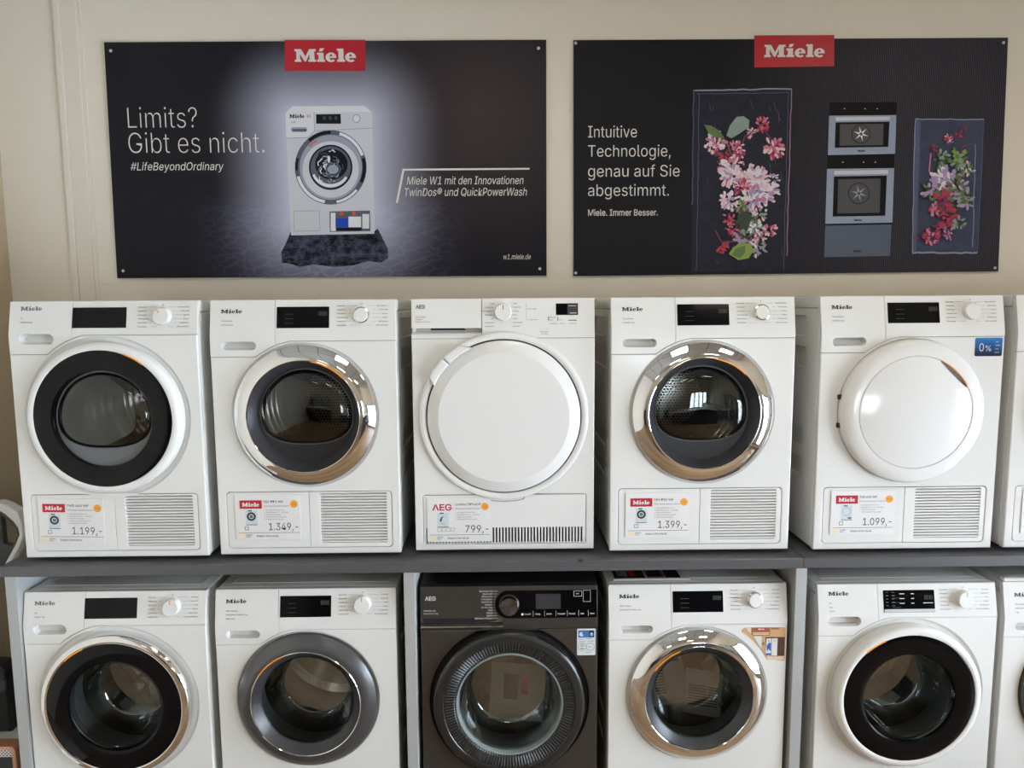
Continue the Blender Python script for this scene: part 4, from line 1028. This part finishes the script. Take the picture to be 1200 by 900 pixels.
b.q([(393.5, 266.5), (408.5, 266.5), (408.5, 256), (393.5, 256)], 5, PBU); b.q([(408.8, 266.5), (423.5, 266.5), (423.5, 254), (408.8, 254)], 5, PL); b.q([(425, 268), (433, 268), (433, 251), (425, 251)], 5, PW2); b.r(394, 267, 424, 270.5, 5, PK)
b.ell(400.5, 250.7, 2.6, 2.2, 6, POR); b.ell(415, 250.5, 2.6, 2.2, 6, POR)
b.build('printed_washing_machine', p1)
pins(p1, [(130.5, 60), (631, 57), (145, 317.5), (632.5, 315)])
# --- right poster
a = pp(922, 322)
p2 = empty('poster', (a[0], PY-.0055, a[1]), 'dark ribbed landscape poster with flowers in ice and two ovens, reading Intuitive Technologie', 'poster', 'posters above the dryers')
p2m = mat('poster_ribbed', C(36, 35, 42), .5, ior=1.25); k = N(p2m); wv = k.new('ShaderNodeTexWave', wave_type='BANDS', bands_direction='X'); wv.inputs['Scale'].default_value = 42; k.put(wv.inputs['Vector'], k.coord())
sp = k.new('ShaderNodeSeparateXYZ'); k.t.links.new(k.coord(), sp.inputs[0]); rx = k.math('MULTIPLY_ADD', sp.outputs[0], 1.4, .45, True)
k.color(k.mix(k.math('MULTIPLY', rx, wv.outputs[0]), C4(28, 27, 33), C4(74, 72, 84)))
poster_board(p2, [(672, 323.5), (1169, 318), (1180.5, 44.5), (672, 47.5)], p2m)
b = PR(p2); b.q([(883.5, 79.5), (977, 78), (977, 41.5), (883.5, 42)], 0, RED); lp = tag(b.build('logo_plate', p2), 'red logo plate')
PR(p2).lg(895, 52.5, 966, 67.5, 1, WHITEINK).build('logo_lettering', lp)
for s, x1, y in (('Intuitive', 746, 161.5), ('Technologie,', 785.5, 184), ('genau auf Sie', 796, 207.5), ('abgestimmt.', 783.5, 230)): b = PR(p2); b.t(s, 689, y, x1, 13.6, 0, CREAMINK, offset=-.008); b.build('slogan_line', p2)
b = PR(p2); b.t('Miele. Immer Besser.', 689, 253, 770.5, 7.2, 0, CREAMINK, offset=.012); b.build('slogan_line', p2)
ICE = mat('printed_ice', C(52, 56, 74), .5, ior=1.25); k = N(ICE); k.color(k.mix(k.noise(k.coord(), 30, 6, .75), C4(24, 25, 34), C4(56, 58, 74)))
ICE2 = mat('printed_ice_blue', C(86, 96, 130), .5, ior=1.25); k = N(ICE2); k.color(k.mix(k.noise(k.coord(), 14, 5, .7), C4(46, 50, 70), C4(88, 95, 120)))
EDGE = mat('printed_ice_edge', C(150, 160, 190), .5, ior=1.25); EDGE2 = mat('printed_ice_edge_dim', C(92, 100, 128), .5, ior=1.25); EDGE3 = mat('printed_ice_edge_pink', C(170, 130, 160), .5, ior=1.25)
rnd = random.Random(11)
def jag(p, q, n, j): return [(p[0]+(q[0]-p[0])*i/n+rnd.uniform(-j, j), p[1]+(q[1]-p[1])*i/n+rnd.uniform(-j, j)) for i in range(n+1)]
b = PR(p2)
b.q([(810, 319), (921, 317.5), (928, 104), (812, 106)], 0, ICE)
b.ln(jag((813, 106.5), (927, 104.5), 14, .5), 1.6, 1, EDGE); b.ln(jag((816, 110.5), (924, 109), 14, .4), .7, 1, EDGE2)
b.ln(jag((812.5, 106), (811, 240), 14, .5), 1.1, 1, EDGE2); b.ln(jag((819, 111), (816, 318), 20, .5), .8, 1, EDGE2); b.ln(jag((927, 105), (921.5, 300), 18, .5), 1.1, 1, EDGE3); b.ln(jag((923, 110), (918, 316), 18, .6), .7, 1, EDGE2)
for i in range(26):
    x, y = rnd.uniform(816, 920), rnd.uniform(112, 305); b.ln(jag((x, y), (x+rnd.uniform(-1, 3), y+rnd.uniform(4, 16)), 3, .4), .4, 1, EDGE2)
b.build('printed_ice_block', p2)
b = PR(p2)
b.q([(1068, 297.5), (1144, 297), (1152.5, 140), (1072, 139.5)], 0, ICE2)
b.q([(1068, 297.5), (1073, 294), (1078, 143), (1072, 139.5)], 1, EDGE2)
b.ln(jag((1072, 140), (1152, 140.5), 10, .5), 1.2, 2, EDGE); b.ln(jag((1071.5, 141), (1068, 296), 16, .5), 1.0, 2, EDGE); b.ln(jag((1152, 141), (1144.5, 296), 16, .5), .9, 2, EDGE2); b.ln(jag((1068, 296.5), (1144, 296.5), 12, .7), 1.8, 2, EDGE); b.ln(jag((1142, 170), (1139, 290), 12, .6), .8, 2, EDGE)
b.build('printed_ice_block', p2)
FLC = {n: mat('petal_'+n, C(*c), .45) for n, c in dict(pink=(206, 118, 150), magenta=(176, 44, 84), blush=(236, 200, 212), white=(232, 226, 236), lilac=(176, 150, 196), plum=(120, 44, 84), red=(190, 50, 62), leaf=(92, 122, 70), sage=(140, 160, 150), lime=(140, 164, 60), dark=(44, 64, 40), brown=(96, 56, 60)).items()}
LAYER = [0]
def flower(b, cx, cy, r, cols, n, lay, rnd):
    for i in range(int(n*1.7)):
        aa = rnd.uniform(0, 2*PI); d = r*rnd.uniform(.10, .9)**.7; x, y = cx+d*math.cos(aa), cy+d*math.sin(aa)
        rl, rw = r*rnd.uniform(.18, .36), r*rnd.uniform(.09, .17); o = aa+rnd.uniform(-.6, .6)
        pts = []
        for q in range(10):
            t = 2*PI*q/10; ex, ey = rl*math.cos(t), rw*math.sin(t)*(1+.3*math.cos(t)); pts.append((x+ex*math.cos(o)-ey*math.sin(o), y+ex*math.sin(o)+ey*math.cos(o)))
        LAYER[0] += .02; b.q(pts[::-1], lay+LAYER[0], FLC[rnd.choice(cols)])
def leaf(b, pts, c, lay): b.q(pts, lay, FLC[c])
rnd = random.Random(5)
b = PR(p2)
b.ln([(864, 205), (868, 175), (872, 160), (893, 150), (912, 175)], 1.5, 2, FLC['plum']); b.ln([(838, 270), (845, 284), (870, 282), (890, 268)], 1.8, 2, FLC['plum']); b.ln([(850, 165), (858, 185)], 1.5, 2, FLC['leaf'])
for cx, cy, r, cols, n in ((893, 146, 9, ('magenta', 'pink', 'red'), 18), (880, 155, 8, ('blush', 'pink'), 12), (906, 174, 13, ('pink', 'magenta', 'blush'), 26), (838, 168, 13, ('blush', 'pink', 'brown', 'white'), 26), (862, 176, 11, ('pink', 'blush', 'magenta'), 16), (848, 184, 10, ('brown', 'plum', 'red'), 12), (856, 196, 14, ('blush', 'white', 'pink'), 22), (872, 204, 13, ('pink', 'blush', 'white'), 20), (858, 208, 14, ('white', 'blush', 'lilac'), 24), (884, 212, 16, ('white', 'lilac', 'blush'), 34), (897, 226, 14, ('lilac', 'white', 'blush'), 30), (905, 212, 8, ('white', 'lilac'), 14), (868, 220, 10, ('red', 'magenta', 'pink'), 16), (855, 236, 12, ('white', 'lilac', 'blush'), 20), (882, 234, 14, ('lilac', 'white', 'pink'), 26), (868, 243, 9, ('leaf', 'sage', 'lime'), 16), (888, 250, 10, ('sage', 'leaf', 'blush'), 16), (872, 257, 12, ('dark', 'brown', 'plum'), 18), (853, 258, 8, ('red', 'magenta', 'pink'), 14), (858, 270, 9, ('pink', 'plum', 'red'), 14), (882, 268, 12, ('sage', 'leaf', 'white'), 20), (902, 272, 9, ('pink', 'magenta', 'blush'), 16), (845, 289, 8, ('red', 'magenta'), 14), (870, 280, 12, ('lilac', 'plum', 'sage'), 20), (886, 290, 11, ('white', 'lilac', 'sage'), 16), (889, 278, 9, ('blush', 'pink'), 12)):
    flower(b, cx, cy, r, cols, n, 3, rnd)
leaf(b, [(850, 160), (854, 148), (862, 138), (870, 137), (877, 142), (876, 150), (866, 157), (856, 163)], 'sage', 20); leaf(b, [(824, 147), (832, 148), (842, 154), (848, 163), (838, 162), (829, 157)], 'leaf', 20)
leaf(b, [(853, 298), (858, 290), (868, 285), (878, 286), (882, 294), (876, 303), (864, 305)], 'lime', 20); leaf(b, [(856, 299), (862, 291), (872, 288), (872, 296), (866, 303)], 'leaf', 21); leaf(b, [(863, 252), (874, 247), (880, 256), (874, 272), (864, 264)], 'dark', 20)
b.build('printed_flowers', p2)
b = PR(p2)
b.ln([(1092, 175), (1098, 178), (1112, 190)], 1.6, 2, FLC['magenta']); b.ln([(1090, 180), (1088, 200), (1091, 210)], 1.6, 2, FLC['pink']); b.ln([(1120, 185), (1128, 172), (1137, 169)], 1.4, 2, FLC['plum']); b.ln([(1108, 165), (1119, 160), (1127, 151)], 1.4, 2, FLC['plum'])
for cx, cy, r, cols, n in ((1092, 174, 5, ('magenta', 'plum'), 10), (1110, 164, 6, ('pink', 'red', 'blush'), 12), (1122, 158, 5, ('red', 'magenta'), 10), (1127, 152, 4, ('red', 'plum'), 8), (1100, 188, 11, ('leaf', 'dark', 'sage'), 20), (1122, 186, 12, ('sage', 'leaf', 'lime'), 22), (1130, 198, 10, ('sage', 'leaf', 'blush'), 16), (1104, 210, 15, ('lilac', 'white', 'lilac'), 34), (1118, 218, 13, ('lilac', 'plum', 'leaf'), 24), (1088, 222, 12, ('leaf', 'dark', 'lilac'), 20), (1128, 232, 13, ('lilac', 'sage', 'leaf'), 24), (1102, 236, 14, ('plum', 'magenta', 'leaf'), 26), (1094, 246, 9, ('pink', 'magenta'), 16), (1110, 252, 12, ('plum', 'magenta', 'dark'), 22), (1120, 262, 9, ('leaf', 'sage'), 14), (1102, 268, 11, ('plum', 'magenta'), 20), (1088, 278, 10, ('magenta', 'pink', 'plum'), 20), (1108, 274, 8, ('plum', 'lilac'), 12), (1071, 278, 4, ('magenta', 'plum'), 6)):
    flower(b, cx, cy, r, cols, n, 3, rnd)
b.build('printed_flowers', p2)
OS = mat('printed_steel', C(160, 174, 198), .5, ior=1.25); OS2 = mat('printed_steel_dark', C(98, 107, 126), .5, ior=1.25); OK_ = mat('printed_oven_dark', C(20, 19, 22), .5, ior=1.25); OG = mat('printed_oven_glow', C(90, 90, 94), .5, ior=1.25)
b = PR(p2)
b.q([(971, 135.5), (1049.5, 135), (1050, 120), (972, 120.5)], 1, OK_); b.q([(969.5, 182), (1048, 180.5), (1049.5, 135.3), (971, 136)], 1, OS); b.q([(977.5, 173.5), (1040, 172.5), (1041.5, 143), (978.5, 143.8)], 2, OK_); b.q([(983, 171), (1034, 170.5), (1034.5, 145.5), (983.5, 146)], 3, OG); b.ell(1008, 157.5, 11, 11, 4, OK_); b.ell(1008, 157.5, 10.3, 10.3, 5, OG)
b.q([(978.5, 142), (1042, 141), (1042, 137), (978.5, 138)], 2, PW)
b.q([(968.5, 198), (1047, 197), (1048, 180.8), (969.5, 182.2)], 1, OK_); b.q([(966.5, 262.5), (1045, 261), (1047, 197.3), (968.5, 198.2)], 1, OS); b.q([(975, 254), (1036.5, 253), (1038.5, 206), (976.5, 207)], 2, OK_); b.q([(980.5, 250.5), (1030, 249.5), (1031, 209.5), (981.5, 210.5)], 3, OG); b.ell(1005.5, 227, 12.5, 12.5, 4, OK_); b.ell(1005.5, 227, 11.7, 11.7, 5, OG)
b.q([(977, 205), (1040, 204), (1040, 199.5), (977, 200.5)], 2, PW)
for cx, cy, r in ((1008, 157.5, 9), (1005.5, 227, 9.5)):
    for i in range(6):
        aa = PI*2*i/6+.3; b.q([(cx+r*math.cos(aa)*.2+1.2*math.sin(aa), cy+r*math.sin(aa)*.2-1.2*math.cos(aa)), (cx+r*math.cos(aa), cy+r*math.sin(aa)), (cx+r*math.cos(aa)*.2-1.2*math.sin(aa), cy+r*math.sin(aa)*.2+1.2*math.cos(aa))], 6, PL if cy < 200 else PW3)
b.q([(965, 301.5), (1042, 300), (1044, 263), (966.5, 264.2)], 1, OS2); b.q([(966, 264.6), (1044.5, 263.2), (1045, 261), (966.5, 262.5)], 2, OK_)
for x, y in ((1004, 178.2), (1000, 259.2), (999, 295.5)): b.lg(x, y-2.2, x+9, y, 6, OK_)
for x in (988, 1012, 1026): b.r(x, 127.5, x+1.5, 128.5, 6, PW); b.r(x-2, 190, x-.5, 191, 6, PW)
b.build('printed_ovens', p2)
pins(p2, [(674.5, 51), (1175, 50.5), (674.5, 320), (1165, 314)])

# ------------------------------------------------------------------ things left of the worktop
GREYB = mat('dark_grey_plastic', (.045, .045, .05), .45)
y0 = 2.62
t = empty('upright_appliance', (at(-16, 800, y0)[0], y0, .165), 'black and white upright appliance with a looped handle, left of the worktop end', 'appliance')
ox, oy, oz = t.location
def LPt(px, py, dy=0): x, y, z = at(px, py, y0+dy); return (x-ox, z-oz)
shell = [LPt(*q) for q in ((-40, 620), (-34, 600), (-18, 588), (1, 586.5), (12, 590.5), (24, 598), (30, 612), (31, 628), (26, 640), (14.5, 660), (8, 672), (-20, 675))]
hole1 = [LPt(*q) for q in ((-25, 606), (-12, 597), (0, 595), (10, 601), (20, 610), (25, 617), (26.5, 625), (22, 636), (8, 662), (-18, 662))]
MB().plate(shell[::-1], [hole1], -.02, .045, WHITE2, .004, res=2).build('white_shell', t)
inner = [LPt(*q) for q in ((-25, 606), (-12, 597), (0, 595), (10, 601), (20, 610), (25, 617), (26.5, 625), (22, 636), (8, 662), (-18, 662))]
ihole = [LPt(*q) for q in ((4.5, 602), (14, 610), (22, 619), (24, 626), (20, 634), (17, 637.5), (8, 635.5))]
MB().plate(inner[::-1], [ihole], -.016, .025, GREYB, .003).build('loop_handle', t)
MB().tube([(0, 0, .40), (0, 0, .70)], .022, GREYB).build('pole', t)
tank = [(LPt(-60, 800)[0], .0005), (LPt(21.5, 860)[0], .0005)] + [LPt(*q) for q in ((20, 842), (16, 800), (14, 781), (8, 775.5), (-2, 774), (-60, 774))]
MB().plate(tank[::-1], [], -.04, .08, BLACKP, .012, res=2).build('body', t)
band = [LPt(*q, -.04) for q in ((-60, 815), (4, 811), (7, 807), (7, 797), (2, 795.5), (-60, 795))]
MB().plate(band[::-1], [], -.046, .01, mat('grey_band', (.07, .07, .075), .4), .003).build('band', t)
t = empty('plinth', (-1.90, 2.40, 0), 'low white plinth left of the left upright panel', 'plinth')
MB().box(-.175, .262, -.55, .45, .012, .165, WHITE2, .006).build('top', t); MB().box(-.15, .235, -.50, .43, 0, .014, FOOT).build('base', t)
y1 = 2.27
t = empty('small_appliance', (at(-25, 900, y1)[0], y1, .165), 'dark appliance with copper rim and perforated strip, bottom left corner', 'appliance')
ox, oy, oz = t.location; y0 = y1
COPPER = mat('copper', C(205, 150, 122), .3, .8); LAT = mat('lattice', (.7, .7, .68), .4)
k = N(LAT); vo = k.new('ShaderNodeTexVoronoi'); vo.inputs['Scale'].default_value = 120; vo.inputs['Randomness'].default_value = 0; k.put(vo.inputs['Vector'], k.coord(rot=(0, PI/4, 0))); k.color(k.mix(k.math('GREATER_THAN', vo.outputs[0], .42), (.02, .02, .02, 1), (.7, .69, .66, 1)))
zt = LPt(0, 873)[1]; xr = LPt(21.5, 885)[0]
MB().plate(rrect(-.16, xr, .0, zt, .02), [rrect(-.152, xr-.014, .008, zt-.010, .014)], -.012, .05, COPPER, .003).build('rim', t)
MB().plate(rrect(-.152, xr-.013, .008, zt-.009, .014), [], 0, .035, BLACKP, .002).build('body', t)
zb = LPt(0, 887)[1]
MB().plate(rect(-.148, xr-.018, zb, zt-.012), [], -.002, .003, LAT, .0003).build('grille', t)

# ------------------------------------------------------------------ the shop behind the camera, seen in the chrome
DARKF = mat('dark_front', (.03, .032, .04), .3)
for cx, cy, sx, sy, lab in ((1.2, -1.3, 1.7, .7, 'long dark sales counter behind the camera'), (-1.3, -3.1, 1.4, .7, 'dark display counter by the far left wall')):
    t = empty('sales_counter', (cx, cy, 0), lab, 'counter')
    MB().box(-sx/2+.03, sx/2-.03, -sy/2+.03, sy/2-.03, 0, .88, DARKF, .004).build('body', t); MB().box(-sx/2, sx/2, -sy/2, sy/2, .88, .92, WHITE2, .004).build('top', t)
    for q in (-1, 0, 1): MB().box(q*sx/3.2-.06, q*sx/3.2+.06, sy/2-.03, sy/2-.015, .74, .755, CHROME, .003).build('handle', t)
t = empty('sideboard', (XR-.26, -3.0, 0), 'low dark slate sideboard along the wall beyond the window behind the camera', 'sideboard')
SLATE = mat('slate_panel', (.045, .050, .062), .35)
MB().box(-.22, .22, -1.45, 1.45, .05, .80, SLATE, .004).build('body', t); MB().box(-.25, .25, -1.48, 1.48, .80, .84, WHITE2, .004).build('top', t)
MB().box(-.18, .20, -1.4, 1.4, 0, .05, FOOT).build('plinth', t)
for q in range(4): d = MB().box(-.236, -.222, -1.44+.722*q, -1.44+.722*q+.71, .07, .78, SLATE, .002).build('door', t); MB().box(-.25, -.238, -1.44+.722*q+.6, -1.44+.722*q+.62, .45, .65, CHROME, .003).build('handle', d)
for i, (cx, lab) in enumerate(((-1.5, 'tall grey refrigerator on the left of the rear wall'), (-.8, 'tall grey refrigerator on the right of its pair'))):
    t = empty('refrigerator', (cx, -4.26, 0), lab, 'refrigerator', 'refrigerators at the rear wall')
    MB().box(-.3, .3, -.3, .28, .02, 1.85, PALE, .01).build('body', t)
    for z0, z1 in ((.06, .70), (.715, 1.84)):
        d = MB().box(-.298, .298, .28, .32, z0, z1, PALE, .008).build('door', t); MB().box(.24, .26, .32, .35, z0+.1, z1-.1, CHROME, .004).build('handle', d)
    MB().box(-.28, .28, -.28, .25, 0, .03, FOOT).build('base', t)
